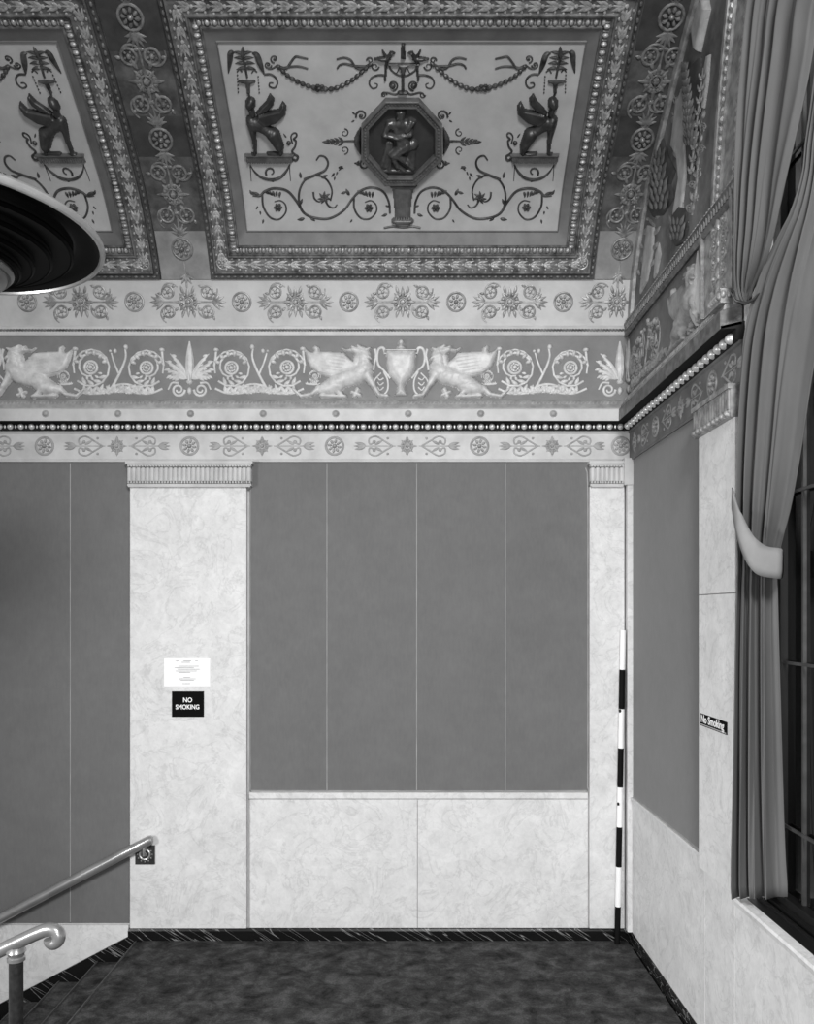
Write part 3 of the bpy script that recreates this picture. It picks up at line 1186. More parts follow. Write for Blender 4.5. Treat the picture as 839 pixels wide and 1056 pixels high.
for (x, y) in ((RECT[2][0] - 8, -(RECT[2][2] - 8)), (RECT[2][1] + 8, -(RECT[2][2] - 8))):
    mb = MB()
    Pen(mb, vaultuv(5.4)).rosette(x, y, 6.5)
    mb.build('corner_rosette', 'gilt_relief', m_)
mb = MB()
frame_band(mb, RECT[3], RECT[4], [(0, 6.2), (0.05, 3.5), (0.4, 3), (0.95, 3), (1, 0)])
m_ = mb.build('cable_molding', 'cable_ground', cof, angle=50)
mb = MB()
pen = Pen(mb, vaultuv(2.6))
for x, y, an in walk(mid(3, 4, 0.55), 6.2):
    pen.dome(x, y, 2.3, 1.5, an, 2.0, 7, 2)
mb.build('cable', 'worn_gilt', m_)['kind'] = 'stuff'

# --- motifs on the coffer field, local coordinates of three tracings
PF = vault(H_F)
PM = vault(H_F, flip=True)
A_ = (340.0, 30.0, 5.027)      # medallion tracing
B_T = (225.0, 35.0, 5.15)      # left edge tracing
C_T = (200.0, 0.0, 3.496)      # lower left tracing

# octagonal medallion
OCT = [(288, 352), (462, 352), (582, 486), (582, 656), (442, 796), (286, 796), (164, 656), (164, 486)]
oc = np.array(OCT, float)
cc = oc.mean(0)
mb = MB()
pen = Pen(mb, PF, *A_)
rows = []
for f_, h in ((1.0, 0), (1.0, 34), (0.985, 38), (0.96, 38), (0.95, 30), (0.86, 30), (0.85, 36), (0.83, 36), (0.815, 32), (0.80, 6)):
    q = cc + (oc - cc) * f_
    q = np.concatenate([q, ])
    rows.append(pen.pt(q, h))
mb.grid(np.array(rows), closed_v=True)
for i in range(8):
    a, c = oc[i], oc[(i + 1) % 8]
    for k in range(9):
        q = cc + (a + (c - a) * (k + .5) / 9 - cc) * 0.905
        pen.dome(q[0], q[1], 6.5, 6.5, 0, 5, 6, 2, h0=30)
med = mb.build('medallion', 'medallion_frame', cof, angle=30)
mb = MB()
q = cc + (oc - cc) * 0.81
mb.add(Pen(mb, PF, *A_).pt(q, 6), [tuple(range(8))])
mb.build('medallion_ground', 'medallion_ground', med, smooth=False)
MAN = [('e', 366, 436, 27, 31, 0.1, 40), ('e', 366, 420, 30, 20, 0, 40), ('c', 352, 446, 8, 346, 452, 5, 40), ('c', 370, 462, 16, 368, 485, 20, 34),
       ('c', 320, 486, 26, 404, 486, 26, 34), ('c', 362, 490, 40, 372, 560, 38, 40), ('c', 378, 560, 40, 384, 596, 44, 40),
       ('c', 306, 482, 19, 284, 536, 15, 36), ('c', 284, 536, 15, 372, 552, 12, 44), ('c', 412, 486, 19, 418, 530, 16, 40),
       ('c', 418, 530, 16, 340, 548, 12, 46), ('c', 420, 466, 16, 396, 512, 14, 44), ('c', 436, 470, 12, 396, 516, 10, 42),
       ('c', 396, 592, 34, 330, 640, 24, 46), ('c', 430, 590, 30, 352, 626, 22, 38), ('c', 336, 636, 22, 404, 682, 15, 44), ('c', 404, 682, 15, 432, 712, 12, 36),
       ('c', 322, 640, 20, 350, 700, 13, 38), ('c', 350, 700, 13, 386, 722, 10, 32),
       ('c', 304, 580, 16, 284, 700, 20, 24), ('c', 296, 600, 10, 268, 716, 12, 20), ('c', 320, 580, 10, 306, 716, 14, 22),
       ('c', 430, 600, 20, 420, 700, 22, 18), ('c', 276, 726, 12, 436, 728, 12, 22)]
mb = MB()
pen = Pen(mb, PF, *A_)
pen.relief([p[:-1] + (p[-1] * .62,) for p in MAN], 3.6, h0=6)
mb.build('seated_figure', 'medallion_relief', med)

# vase-shaped bracket under the medallion
mb = MB()
pen = Pen(mb, PF, *A_)
pen.relief([('p', [(314, 804), (444, 804), (430, 830), (420, 900), (416, 985), (338, 985), (334, 900), (326, 830)], 20, 22),
            ('c', 320, 808, 10, 440, 808, 10, 26), ('c', 334, 992, 14, 420, 992, 14, 28), ('c', 346, 1004, 9, 408, 1004, 9, 24)], 4.2)
for i in range(5):
    pen.tube([(350 + i * 14, 830), (352 + i * 12, 960)], 4, 3, h0=18)
for i in range(6):
    pen.leaf(344 + i * 13, 1002, 34, 12, -pi / 2, h0=20)
pen.tube([(280, 1030), (330, 1022), (380, 1028), (430, 1022), (470, 1030)], 6, n=3)
mb.build('vase_bracket', 'medallion_frame', cof)

# tazza with spire above the medallion
mb = MB()
pen = Pen(mb, PF, *A_)
pen.relief([('p', [(371, 66), (386, 66), (393, 150), (366, 150)], 14, 8), ('p', [(350, 176), (408, 176), (392, 206), (386, 236), (372, 236), (366, 206)], 18, 12),
            ('c', 378, 236, 8, 378, 318, 6, 12), ('c', 360, 326, 9, 396, 326, 9, 14), ('c', 304, 178, 6, 460, 178, 6, 12)], 3.4)
pen.tube([(304, 180), (318, 210), (350, 234), (376, 242)], 5, n=4)
pen.tube([(460, 180), (444, 210), (410, 234), (380, 242)], 5, n=4)
for d in (-1, 1):
    f = lambda x: 380 + d * (x - 380)
    pen.spiral(f(434), 290, 28, 8, pi / 2, 1.3 * d, 5, 3)
    pen.dome(f(434), 292, 16, h=12)
    pen.tube([(f(390), 318), (f(420), 336), (f(470), 326), (f(492), 344)], 6, 4, n=4)
    pen.spiral(f(480), 338, 16, 5, 0, 1.1 * d, 4, 3)
    pen.tube([(f(396), 190), (f(420), 230), (f(450), 196)], 3, n=4)
mb.build('tazza', 'scroll_bronze', cof)

for P_ in (PF, PM):
    # bird on its scroll
    mb = MB()
    pen = Pen(mb, P_, *A_)
    pen.relief([('e', 278, 152, 36, 12, 0.05, 16), ('c', 300, 148, 10, 316, 126, 8, 16), ('e', 320, 120, 11, 9, 0, 16), ('c', 326, 118, 5, 338, 120, 2, 10),
                ('c', 260, 150, 10, 232, 152, 4, 10), ('c', 290, 140, 8, 272, 106, 3, 10), ('c', 296, 160, 8, 290, 200, 6, 12), ('c', 290, 200, 6, 286, 262, 5, 10)], 3.4)
    mb.build('bird', 'bronze', cof)
    mb = MB()
    pen = Pen(mb, P_, *A_)
    pen.tube([(286, 236), (250, 236), (216, 250), (204, 280), (220, 304), (242, 300), (246, 284), (232, 278)], 6, 3, n=4)
    mb.build('scroll', 'scroll_bronze', cof)
    # volutes hugging the medallion, winged palmette to the side
    mb = MB()
    pen = Pen(mb, P_, *A_)
    pen.spiral(164, 446, 30, 8, pi * 0.9, 1.2, 6, 3)
    pen.dome(164, 446, 9)
    pen.leaf(130, 440, 22, 8, -2.4)
    pen.leaf(128, 470, 20, 8, 2.6)
    pen.spiral(180, 700, 26, 8, -pi * 0.6, -1.2, 6, 3)
    for k in range(5):
        pen.leaf(152, 680 + k * 6, 26, 9, 2.2 + k * 0.35, bend=0.2)
    pen.relief([('p', [(160, 500), (150, 520), (128, 560), (126, 590), (140, 620), (160, 650)], 18, 14)], 4)
    pen.tube([(126, 578), (90, 578), (20, 580), (-20, 584)], 6, 3, n=3)
    for k in range(4):
        for d in (-1, 1):
            pen.leaf(70 - k * 22, 580, 36 - k * 4, 12, pi + d * (0.9 - 0.1 * k), bend=-0.2 * d)
    pen.leaf(0, 582, 40, 14, pi)
    for d in (-1, 1):
        pen.spiral(76, 580 + d * 44, 22, 6, pi / 2 * d, -1.1 * d, 4, 2)
    mb.build('side_palmette', 'scroll_bronze', cof)
    mb = MB()
    pen = Pen(mb, P_, *A_)
    for (x, y, a) in ((60, 716, 2.3), (40, 736, 1.9), (26, 762, 1.7), (70, 716, 2.9)):
        pen.leaf(x, y, 22, 8, a)
    mb.build('leaf_spray', 'scroll_bronze', cof)

    # sphinx on a fluted plinth
    mb = MB()
    pen = Pen(mb, P_, *B_T)
    pen.relief([('e', 171, 366, 27, 36, 0.15, 30), ('e', 160, 372, 14, 24, 0, 28), ('c', 174, 398, 13, 182, 424, 17, 24),
                ('c', 172, 452, 24, 196, 476, 36, 30), ('c', 196, 470, 34, 256, 504, 26, 28), ('c', 256, 506, 26, 292, 528, 34, 28),
                ('c', 292, 530, 36, 326, 592, 24, 34), ('c', 326, 592, 24, 334, 622, 11, 26), ('c', 336, 628, 9, 266, 630, 8, 18),
                ('c', 176, 478, 22, 192, 560, 11, 28), ('c', 192, 560, 11, 198, 624, 9, 24), ('c', 198, 630, 7, 184, 632, 7, 18),
                ('p', [(200, 416), (230, 378), (258, 350), (276, 312), (298, 338), (292, 372), (264, 404), (216, 428)], 20, 12),
                ('p', [(200, 450), (212, 420), (266, 406), (322, 394), (344, 354), (362, 378), (356, 424), (310, 466), (244, 490)], 24, 14)], 4.0)
    mb.build('sphinx', 'bronze', cof)
    mb = MB()
    pen = Pen(mb, P_, *B_T)
    pen.relief([('p', [(144, 632), (400, 632), (396, 646), (392, 678), (152, 678), (148, 646)], 16, 5), ('c', 146, 638, 6, 398, 638, 6, 20)], 4)
    for i in range(19):
        pen.tube([(160 + i * 12.4, 650), (160 + i * 12.4, 676)], 4.2, h0=13, hf=1.4, n=1)
    mb.build('plinth', 'medallion_frame', cof)
    mb = MB()
    pen = Pen(mb, P_, *B_T)
    # tail scroll, hanging swag with roundel under the plinth
    pen.tube([(396, 664), (416, 668), (422, 648), (404, 636), (392, 620), (408, 596), (412, 566), (400, 556), (416, 540), (412, 524), (396, 526), (386, 546), (394, 580)], 7, 4, n=4)
    pen.dome(374, 576, 13, h=10)
    pen.leaf(362, 548, 28, 8, -2.2)
    pen.tube([(168, 690), (190, 726), (226, 758), (276, 772), (326, 762), (362, 726), (380, 690)], 4, 7, n=4, profile=lambda s: 0.5 + np.sin(s * pi))
    pen.spiral(278, 732, 28, 12, pi * 0.8, 0.8, 6, 4)
    pen.tube([(170, 690), (172, 730), (176, 780)], 3, 2)
    pen.tube([(378, 690), (380, 730), (384, 780)], 3, 2)
    pen.leaf(276, 772, 24, 9, 0.6)
    mb.build('swag', 'scroll_bronze', cof)
    # plumed candelabrum over the sphinx's head
    mb = MB()
    pen = Pen(mb, P_, *B_T)
    pen.leaf(130, 132, 70, 24, -pi / 2)
    for k in range(4):
        for d in (-1, 1):
            pen.leaf(130 + k * 6, 108 + k * 24, 46, 17, -pi / 2 + d * (.75 + .14 * k), bend=d * 0.6)
    pen.tube([(128, 120), (142, 170), (154, 230)], 8, 6)
    for (q, w_) in (([(86, 98), (66, 96), (62, 140), (54, 206)], 13), ([(180, 98), (204, 108), (224, 160), (244, 212)], 13)):
        pen.tube(q, w_, n=4, profile=lambda s: 0.25 + np.sin(np.clip(s, 0.02, 1) * pi))
    pen.relief([('p', [(106, 242), (198, 242), (196, 252), (170, 262), (166, 312), (152, 312), (148, 262), (108, 252)], 12, 6)], 4)
    pen.tube([(160, 310), (168, 336)], 6)
    for k in range(6):
        pen.dome(102 + k * .8, 216 + k * 18, 4.5, 6, h=5, seg=6, rings=2)
        pen.dome(212 + k * 1.2, 224 + k * 17, 4.5, 6, h=5, seg=6, rings=2)
    pen.tube([(100, 200), (112, 186), (126, 200)], 4)
    pen.tube([(206, 200), (190, 190), (178, 206)], 4)
    mb.build('candelabrum', 'scroll_bronze', cof)
    # ribbons, volutes and garland
    mb = MB()
    pen = Pen(mb, P_, *B_T)
    pen.tube([(244, 212), (280, 212), (308, 234), (314, 262), (298, 284), (272, 276), (274, 258), (292, 258)], 6, 4, n=4)
    pen.spiral(264, 162, 20, 6, 0, 1.2, 5, 3)
    pen.spiral(298, 130, 22, 6, pi / 2, 1.2, 5, 3)
    pen.dome(264, 162, 7)
    pen.dome(298, 130, 7)
    pen.tube([(264, 182), (290, 180), (318, 160)], 5)
    pen.dome(320, 170, 13, 11, h=10)
    pen.tube([(326, 172), (362, 180), (384, 150), (410, 118), (440, 122), (476, 130)], 8, 5, n=4)
    pen.tube([(330, 182), (380, 172), (430, 170), (476, 182)], 7, 5, n=4)
    mb.build('ribbon_bow', 'scroll_bronze', cof)
    mb = MB()
    pen = Pen(mb, P_, *C_T)
    gar = smooth_path([(304, 240), (345, 276), (398, 303), (448, 316), (500, 318), (555, 296), (600, 262), (638, 228)], 8)
    d_ = np.concatenate([[0], np.cumsum(np.linalg.norm(np.diff(gar, axis=0), axis=1))])
    s_ = 4.0
    while s_ < d_[-1]:
        x, y = np.interp(s_, d_, gar[:, 0]), np.interp(s_, d_, gar[:, 1])
        x2, y2 = np.interp(s_ + 3, d_, gar[:, 0]), np.interp(s_ + 3, d_, gar[:, 1])
        a = math.atan2(y2 - y, x2 - x)
        f_ = 1 - abs(s_ / d_[-1] - .5) * 1.1
        pen.leaf(x - 12 * cos(a), y - 12 * sin(a), 25, 11 + 7 * f_, a)
        s_ += 21
    pen.tube(gar[::4], 2.2, n=1)
    for k in range(7):
        a = 2 * pi * k / 7
        pen.dome(450 + 18 * cos(a), 315 + 9 * sin(a), 9, 6, 0, 7, 6, 2)
    pen.dome(450, 315, 10, 7, 0, 10)
    # ribbon beside the medallion
    pen.spiral(634, 216, 12, 4, pi, 1.1, 3.5, 2)
    pen.tube([(628, 234), (600, 246), (580, 238), (564, 214), (540, 206), (514, 212)], 5.5, 3.5, n=4)
    pen.tube([(620, 238), (580, 236), (545, 228), (524, 234), (516, 246)], 5, 3.5, n=4)
    pen.spiral(652, 238, 15, 5, 0, 1.1, 3.5, 2)
    mb.build('garland', 'scroll_bronze', cof)
    # running vine scroll along the foot of the field
    mb = MB()
    pen = Pen(mb, P_, *C_T)
    pen.tube([(212, 702), (238, 704), (256, 688), (292, 677), (338, 688), (372, 728), (398, 768), (438, 785), (490, 786), (540, 757), (572, 714), (602, 685), (642, 674),
              (682, 690), (702, 728), (706, 768)], 5, 4, n=5)
    pen.tube([(246, 700), (250, 744), (274, 782), (306, 790), (330, 766), (330, 738), (312, 722), (290, 726)], 4, 2.5, n=5)
    pen.tube([(576, 712), (578, 752), (600, 784), (632, 788), (656, 764), (656, 738), (638, 722), (616, 728)], 4, 2.5, n=5)
    pen.tube([(388, 758), (378, 722), (382, 680), (404, 644), (442, 630), (478, 646), (497, 684), (492, 722)], 4.5, 3, n=5)
    pen.tube([(396, 646), (440, 628), (472, 612), (483, 588), (474, 566), (454, 560), (441, 576)], 5, 3, n=5)
    pen.tube([(430, 690), (434, 714), (452, 726), (470, 714)], 4, 2.5, n=4)
    pen.tube([(470, 714), (484, 740), (504, 748), (516, 736)], 4, 2.5, n=4)
    for (x, y) in ((303, 747), (630, 749)):
        for k in range(6):
            a = 2 * pi * k / 6
            pen.dome(x + 9 * cos(a), y + 9 * sin(a), 8, 6, a, 6, 6, 2)
        pen.dome(x, y, 8, h=10)
    for k in range(7):
        a = 2 * pi * k / 7
        pen.leaf(470, 712, 24, 9, a, bend=0.3)
    for (x0, y0) in ((256, 690), (590, 690)):
        for k in range(5):
            pen.leaf(x0 + k * 14, y0 - 6 + k * 1.5, 22, 9, 1.5 + 0.25 * (k - 2), bend=-.3)
    for (x, y, a, ln) in ((236, 702, pi + .3, 28), (212, 700, -2.3, 20), (384, 736, -1.4, 22), (398, 786, 2.8, 26), (420, 786, .4, 20), (560, 702, -2.2, 26), (548, 690, 2.7, 20),
                          (230, 742, 1.9, 14), (238, 760, 1.3, 14), (250, 790, 1.6, 16), (570, 790, 2, 14), (520, 604, -.5, 18), (506, 622, 2.1, 18), (530, 600, .5, 12),
                          (690, 740, .2, 16), (696, 770, 2.6, 22), (460, 640, -.6, 24), (386, 640, -1.9, 22)):
        pen.leaf(x, y, ln, ln * .42, a, bend=.15)
    mb.build('vine_scroll', 'scroll_bronze', cof)

left = copy_tree(cof, -BAY / S)
left['label'] = 'ceiling coffer at the left partly hidden by the hanging lamp'

# ------------------------------------------------------------------ rosette bands
VB0, VB1 = float(v_at(288.4)), float(v_at(336))
vm = float(v_at(311.5))
t = thing('rosette_border', 'pale ceiling border of rosettes and flower clusters above the frieze', 'ceiling border', VU(-100, vm, 0))
mb = MB()
mb.grid(np.array([VU(np.array([UL, XW - 1]), v, 0.6) for v in np.linspace(0.5, VB0 - 0.5, 14)]))
mb.build('ground', 'border_gilt', t, fix=False)
P = vaultuv(0.6)
rib_l, rib_r = U0 - BAY / 2, U0 + BAY / 2 - 0.6
for i in range(-3, 9):
    u = rib_l + i * BAY / 8
    if u < -540 or u > XW + 2:
        continue
    if i % 2:
        mb = MB()
        Pen(mb, P).rosette(u, -vm, 10.2)
        mb.build('rosette', 'gilt', t)
    else:
        mb = MB()
        pen = Pen(mb, P)
        pen.star_flower(u, -vm, 12)
        for sx in (-1, 1):
            for d in (-1, 1):
                pen.leaf(u + sx * 4, -vm + d * 8, 8, 3, pi / 2 * d - sx * d * .5, bend=.2 * sx * d)
        for sx in (-1, 1):
            if u + sx * 40 > XW:
                continue
            for sy in (-1, 1):
                pen.curl_flower(u + sx * 20, -vm + sy * 9.5, 6.6, sx * sy, 0.5 if sx > 0 else pi - .5)
            pen.palmette(u + sx * 25, -vm, 14, 0 if sx > 0 else pi, n=5, spread=1.3, base=False)
            pen.tube([(u + sx * 10, -vm), (u + sx * 30, -vm)], 0.9)
        mb.build('flower_cluster', 'gilt', t)


def rib(label, uc, half_l, half_r):
    t = thing('rosette_rib', label, 'ceiling rib', VU(uc, VB0, 0))
    mb = MB()
    vtop = float(v_at(-60))
    mb.grid(np.array([VU(np.array([uc - half_l, uc + half_r]), v, 0.8) for v in np.linspace(VB0, vtop, 40)]))
    mb.build('ground', 'rib_ground', t, fix=False)
    for (ya, yb, mt, nm) in ((-58, 52, 'dark_rib', 'dark_panel'), (119, 161, 'dark_rib', 'dark_panel'), (238, 288.0, 'pale_rib', 'pale_foot')):  # darker panels at two heights, a paler one at the foot
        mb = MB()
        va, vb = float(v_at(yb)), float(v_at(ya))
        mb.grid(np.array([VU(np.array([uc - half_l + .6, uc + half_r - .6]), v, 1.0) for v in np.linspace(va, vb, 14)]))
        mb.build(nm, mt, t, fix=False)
    P = vaultuv(1.0)
    marks = [float(v_at(y)) for y in (311.5, 256.5, 143.5, 17.0)]
    marks.append(2 * marks[-1] - marks[-2])
    for i in range(1, 4):
        v0, v1 = marks[i], marks[i + 1]
        if i >= 1:
            mb = MB()
            Pen(mb, P).rosette(uc, -v0, 11)
            mb.build('rosette', 'rib_relief', t)
        mb = MB()
        pen = Pen(mb, P)
        f = lambda s: -(v0 + (v1 - v0) * s)
        pen.tube([(uc, f(.1)), (uc, f(.9))], 0.9, n=20)
        for s, sg in ((.17, 1), (.84, -1)):
            pen.palmette(uc, f(s) + 4 * sg, 12, (-pi / 2) * sg, n=7, spread=2.2)
        for s, sg in ((.31, 1), (.70, -1)):
            for sx in (-1, 1):
                pen.curl_flower(uc + sx * 9.8, f(s), 7.4, sx * sg, 0.4 if sx > 0 else pi - .4)
        pen.star_flower(uc, f(.5), 12.5)
        for d in (-1, 1):
            for q in (-1, 1):
                pen.leaf(uc + d * 5, f(.5) + q * 10, 9, 3.2, pi / 2 * q - d * q * .6, bend=.2 * d * q)
        mb.build('flower_chain', 'rib_relief', t)
    mb = MB()
    pen = Pen(mb, P)
    pen.tube([(uc, -(marks[0] + 14)), (uc, -(marks[1] - 11))], 0.9, n=8)
    pen.palmette(uc, -(marks[1] - 24), 11, pi / 2, n=5)
    mb.build('pendant_flower', 'gilt', t)
    return t


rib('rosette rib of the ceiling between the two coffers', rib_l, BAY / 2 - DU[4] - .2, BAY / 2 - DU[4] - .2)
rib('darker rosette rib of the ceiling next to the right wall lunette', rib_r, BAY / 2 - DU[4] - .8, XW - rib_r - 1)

# edge moulding where the vault meets the right wall
mb = MB()
rows = []
for v in np.linspace(0, ARC[-1] * 0.9, 80):
    w = np.interp(v, ARC, PRO[:, 0])
    V = np.interp(v, ARC, PRO[:, 1])
    rows.append(W(np.array([XW - 5.5, XW - 5.5, XW - 4.5, XW]), w + np.array([0, 1.0, 6.0, 7.0]), V - np.array([0, 3.0, 5.0, 5.5])))
mb.grid(np.array(rows))
struct(mb.build('trim_1', 'gilt', fix=False))

# ================================================================== RIGHT WALL ENTABLATURE
AF = 229.0     # frieze stops here, pier goes on to the opening
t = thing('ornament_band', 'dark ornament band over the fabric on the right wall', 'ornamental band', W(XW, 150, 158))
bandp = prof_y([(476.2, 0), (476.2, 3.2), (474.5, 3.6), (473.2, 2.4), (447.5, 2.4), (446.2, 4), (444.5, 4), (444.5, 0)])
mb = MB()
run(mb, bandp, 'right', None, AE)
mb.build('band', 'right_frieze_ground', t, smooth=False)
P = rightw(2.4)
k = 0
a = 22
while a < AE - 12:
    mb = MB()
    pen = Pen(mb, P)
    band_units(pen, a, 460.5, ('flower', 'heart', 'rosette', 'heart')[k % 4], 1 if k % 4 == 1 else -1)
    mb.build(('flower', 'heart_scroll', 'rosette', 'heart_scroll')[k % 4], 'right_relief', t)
    a += 36
    k += 1

t = thing('cornice', 'cornice with large beads under shade-dark soffit on right wall', 'cornice', W(XW, 150, 186))
mb = MB()
run(mb, prof_y([(444.5, 0), (444.5, 5), (442.8, 6), (436, 6), (434.6, 14.5), (434.0, 16.5), (432, 16.5), (432, 0)]), 'right', None, AE)
mb.build('soffit', 'soffit_shade', t, smooth=False)  # coloured dark for the shade under the projecting fascia
mb = MB()
run(mb, prof_y([(433.9, 2), (433.9, 17), (422.0, 17), (421.0, 15), (421, 2)]), 'right', None, AE)
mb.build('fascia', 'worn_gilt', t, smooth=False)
mb = MB()
pen = Pen(mb, rightw(5.5))
a = 12.0
while a < AE - 2:
    pen.dome(a, 441.6, 3.9, 3.9, h=4.6, seg=10, rings=4)
    a += 11.3
mb.build('bead_course', 'bead_gilt', t)

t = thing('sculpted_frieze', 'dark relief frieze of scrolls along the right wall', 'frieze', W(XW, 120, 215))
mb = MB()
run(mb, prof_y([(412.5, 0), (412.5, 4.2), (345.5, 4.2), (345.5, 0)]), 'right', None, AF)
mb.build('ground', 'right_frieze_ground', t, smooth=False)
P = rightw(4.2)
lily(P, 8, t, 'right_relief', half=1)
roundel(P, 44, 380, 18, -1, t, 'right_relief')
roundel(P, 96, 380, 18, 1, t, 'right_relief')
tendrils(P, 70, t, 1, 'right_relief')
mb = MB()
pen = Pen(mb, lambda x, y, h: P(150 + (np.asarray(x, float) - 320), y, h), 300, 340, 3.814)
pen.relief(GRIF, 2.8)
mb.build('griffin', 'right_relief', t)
mb = MB()
pen = Pen(mb, P)
for k in range(5):
    pen.leaf(212, 408, 58 - 5 * abs(k - 2) ** 1.5, 9, -pi / 2 + (k - 2) * .22, bend=(k - 2) * .1)
mb.build('acanthus', 'pale_gilt', t)
mb = MB()
run(mb, prof_y([(421.2, 3), (421.2, 15), (418, 14), (415, 8), (412.4, 6.5), (412.4, 3)]), 'right', None, AE)
pen = Pen(mb, rightw(9))
a = 14
while a < AE - 4:
    pen.leaf(a, 420, 6, 3.2, -pi / 2 + 0.35, h0=1.0)
    a += 3.9
mb.build('leaf_molding', 'gilt', t, angle=50)
mb = MB()
run(mb, prof_y([(347.5, 2), (347.5, 7), (345, 9), (340, 8), (334, 10), (333, 9), (333, 2)]), 'right', None, AE + 4)
mb.build('upper_molding', 'worn_gilt', t, angle=60)
mb = MB()
pen = Pen(mb, rightw(8.4))
a = 14
while a < AE:
    pen.tube([(a, 345), (a, 335)], 1.4, n=1)
    a += 5
mb.build('reeding', 'gilt', t)

# pier block with its ornament between frieze and window
t = thing('window_pier', 'ornamented pier block carrying the window arch beside the curtain top', 'pier', W(XW, 262, 205))
mb = MB()
mb.box(XW - 6.5, XW, AF, AE, 222, 287)
mb.box(XW - 9, XW, AF, AF + 3.5, 222, 287)
mb.box(XW - 9, XW, AE - 5, AE, 222, 287)
mb.box(XW - 16.8, XW + 0, AE - 22, AE + .4, 212, 222)
mb.build('block', 'gilt', t, smooth=False)
mb = MB()
pen = Pen(mb, rightw(6.5))
for k, y in enumerate((400, 388, 376, 364, 352)):
    for d in (-1, 1):
        pen.curl_flower(262 + d * 9, y, 5.5, d, .3 + k)
    pen.leaf(262, y + 4, 12, 5, -pi / 2)
mb.build('flower_chain', 'gilt_relief', t)
mb = MB()
pen = Pen(mb, rightw(16.8))
for k in range(5):
    pen.dome(AE - 19 + k * 4.2, 415, 2, 3, h=2)
mb.build('bead_course', 'gilt', t)
mb = MB()
pen2 = Pen(mb, lambda x, y, h: W(XW - np.asarray(x, float), AE + .4 + h, HY - np.asarray(y, float)))
for k in range(4):
    pen2.dome(2.5 + k * 4.2, 414, 2, 3, h=2)
mb.build('bead_course', 'gilt', t)

# archivolt round the window head
t = thing('archivolt', 'gilded archivolt moulding curving up round the window', 'arch molding', W(XW, AE - 20, IMP + 68))


def PA(x, y, h):       # x along the arch (arc length), y = radius beyond the opening
    a = pi - np.asarray(x, float) / ARC_R
    r = ARC_R + np.asarray(y, float)
    return W(XW - h, ARC_C + r * np.cos(a), IMP + r * np.sin(a))


S0, S1 = 66.0, 430.0
mb = MB()
rows = []
for s_ in np.linspace(S0, S1, 40):
    rows.append(PA(np.full(12, s_), np.array([0, 0, 4, 5, 9, 10, 36, 37, 43, 44, 48, 49]), np.array([0, 8, 8, 6, 6, 4, 4, 6, 6, 8, 8, 0])))
mb.grid(np.array(rows))
mb.build('band', 'gilt', t, angle=40)
mb = MB()
pen = Pen(mb, PA, mi=0)
s_ = S0 + 4
while s_ < S1 - 4:
    pen.dome(s_, 2.5, 2.6, 2.2, h=3, seg=7, rings=2, h0=7.5)
    pen.dome(s_, 7.2, 2.2, 1.6, h=1.5, seg=6, rings=2, h0=6)
    s_ += 6
mb.build('bead_course', 'gilt_relief', t)
mb = MB()
pen = Pen(mb, PA)
s_ = S0 + 4
while s_ < S1 - 4:
    pen.dome(s_, 40, 2.6, 2.2, h=2, seg=6, rings=2, h0=6)
    s_ += 6
mb.build('bead_course', 'gilt_relief', t)
mb = MB()
pen = Pen(mb, PA)
s_ = S0 + 16
k = 0
while s_ < S1 - 16:
    pen.curl_flower(s_, 23, 8, 1 if k % 2 else -1, .5)
    for d in (-1, 1):
        pen.leaf(s_ + 9, 23, 13, 5, d * .7, bend=d * .3)
        pen.dome(s_ + 14, 23 + d * 9, 1.8, seg=6, rings=2)
    s_ += 30
    k += 1
mb.build('scroll_course', 'lunette_dark', t)

# lunette field with tall acanthus candelabrum
t = thing('lunette', 'worn lunette panel with tall leaf reliefs between ceiling rib and window arch', 'lunette', W(XW, 120, 295))
mb = MB()
top = []
for a in np.linspace(10, 330, 50):
    i = np.searchsorted(PRO[:, 0], a)
    top.append((a, PRO[min(i, len(PRO) - 1), 1] - 2))
rows = [W(np.full(len(top), XW - 1.2), np.array([q[0] for q in top]), np.full(len(top), 292.0)),
        W(np.full(len(top), XW - 1.2), np.array([q[0] for q in top]), np.maximum(292.5, np.array([q[1] for q in top])))]
mb.grid(np.array(rows))
mb.build('field', 'lunette_ground', t, fix=False, smooth=False)


def RI_(x, y, h):        # a point of the right wall seen from the eye at (x, y)
    r = (XW - 1.2) / (np.asarray(x, float) - CX)
    return W(XW - 1.2 - h, F * (1 - r), (HY - np.asarray(y, float)) * r)


def shape(name, mat, poly, h=1.6, bev=1.6, cell=.35):
    mb = MB()
    Pen(mb, RI_).relief([('p', poly, h, bev)], cell)
    return mb.build(name, mat, t)


shape('pale_plume', 'lunette_light', [(718, 50), (716, 30), (722, 8), (730, -8), (733, 10), (727, 36), (723, 54)], 5, 3)
shape('pale_panel', 'lunette_light', [(724, 112), (725, 80), (729, 58), (733, 56), (731, 84), (727, 112)], 2)
shape('pale_panel', 'lunette_light', [(692, 150), (697, 108), (704, 90), (708, 92), (706, 130), (709, 170), (704, 214), (694, 222), (700, 184), (698, 160)], 2)
shape('pale_panel', 'lunette_light', [(664, 262), (668, 232), (675, 234), (674, 258), (668, 290), (660, 304)], 2)
shape('pale_panel', 'lunette_light', [(676, 262), (680, 250), (682, 262), (678, 282), (674, 288)], 1.6)
shape('dark_figure', 'lunette_dark', [(668, 214), (674, 186), (672, 170), (680, 152), (684, 142), (690, 162), (697, 176), (692, 190), (696, 204), (684, 222), (674, 224)], 3, 4)
shape('dark_figure', 'lunette_dark', [(708, 150), (707, 110), (705, 78), (714, 64), (724, 58), (722, 90), (722, 122), (716, 150), (710, 190)], 3, 4)
shape('dark_vase', 'lunette_dark', [(694, 250), (692, 232), (696, 220), (702, 212), (709, 218), (710, 236), (706, 250), (698, 254)], 4, 5)
mb = MB()
pen = Pen(mb, RI_)
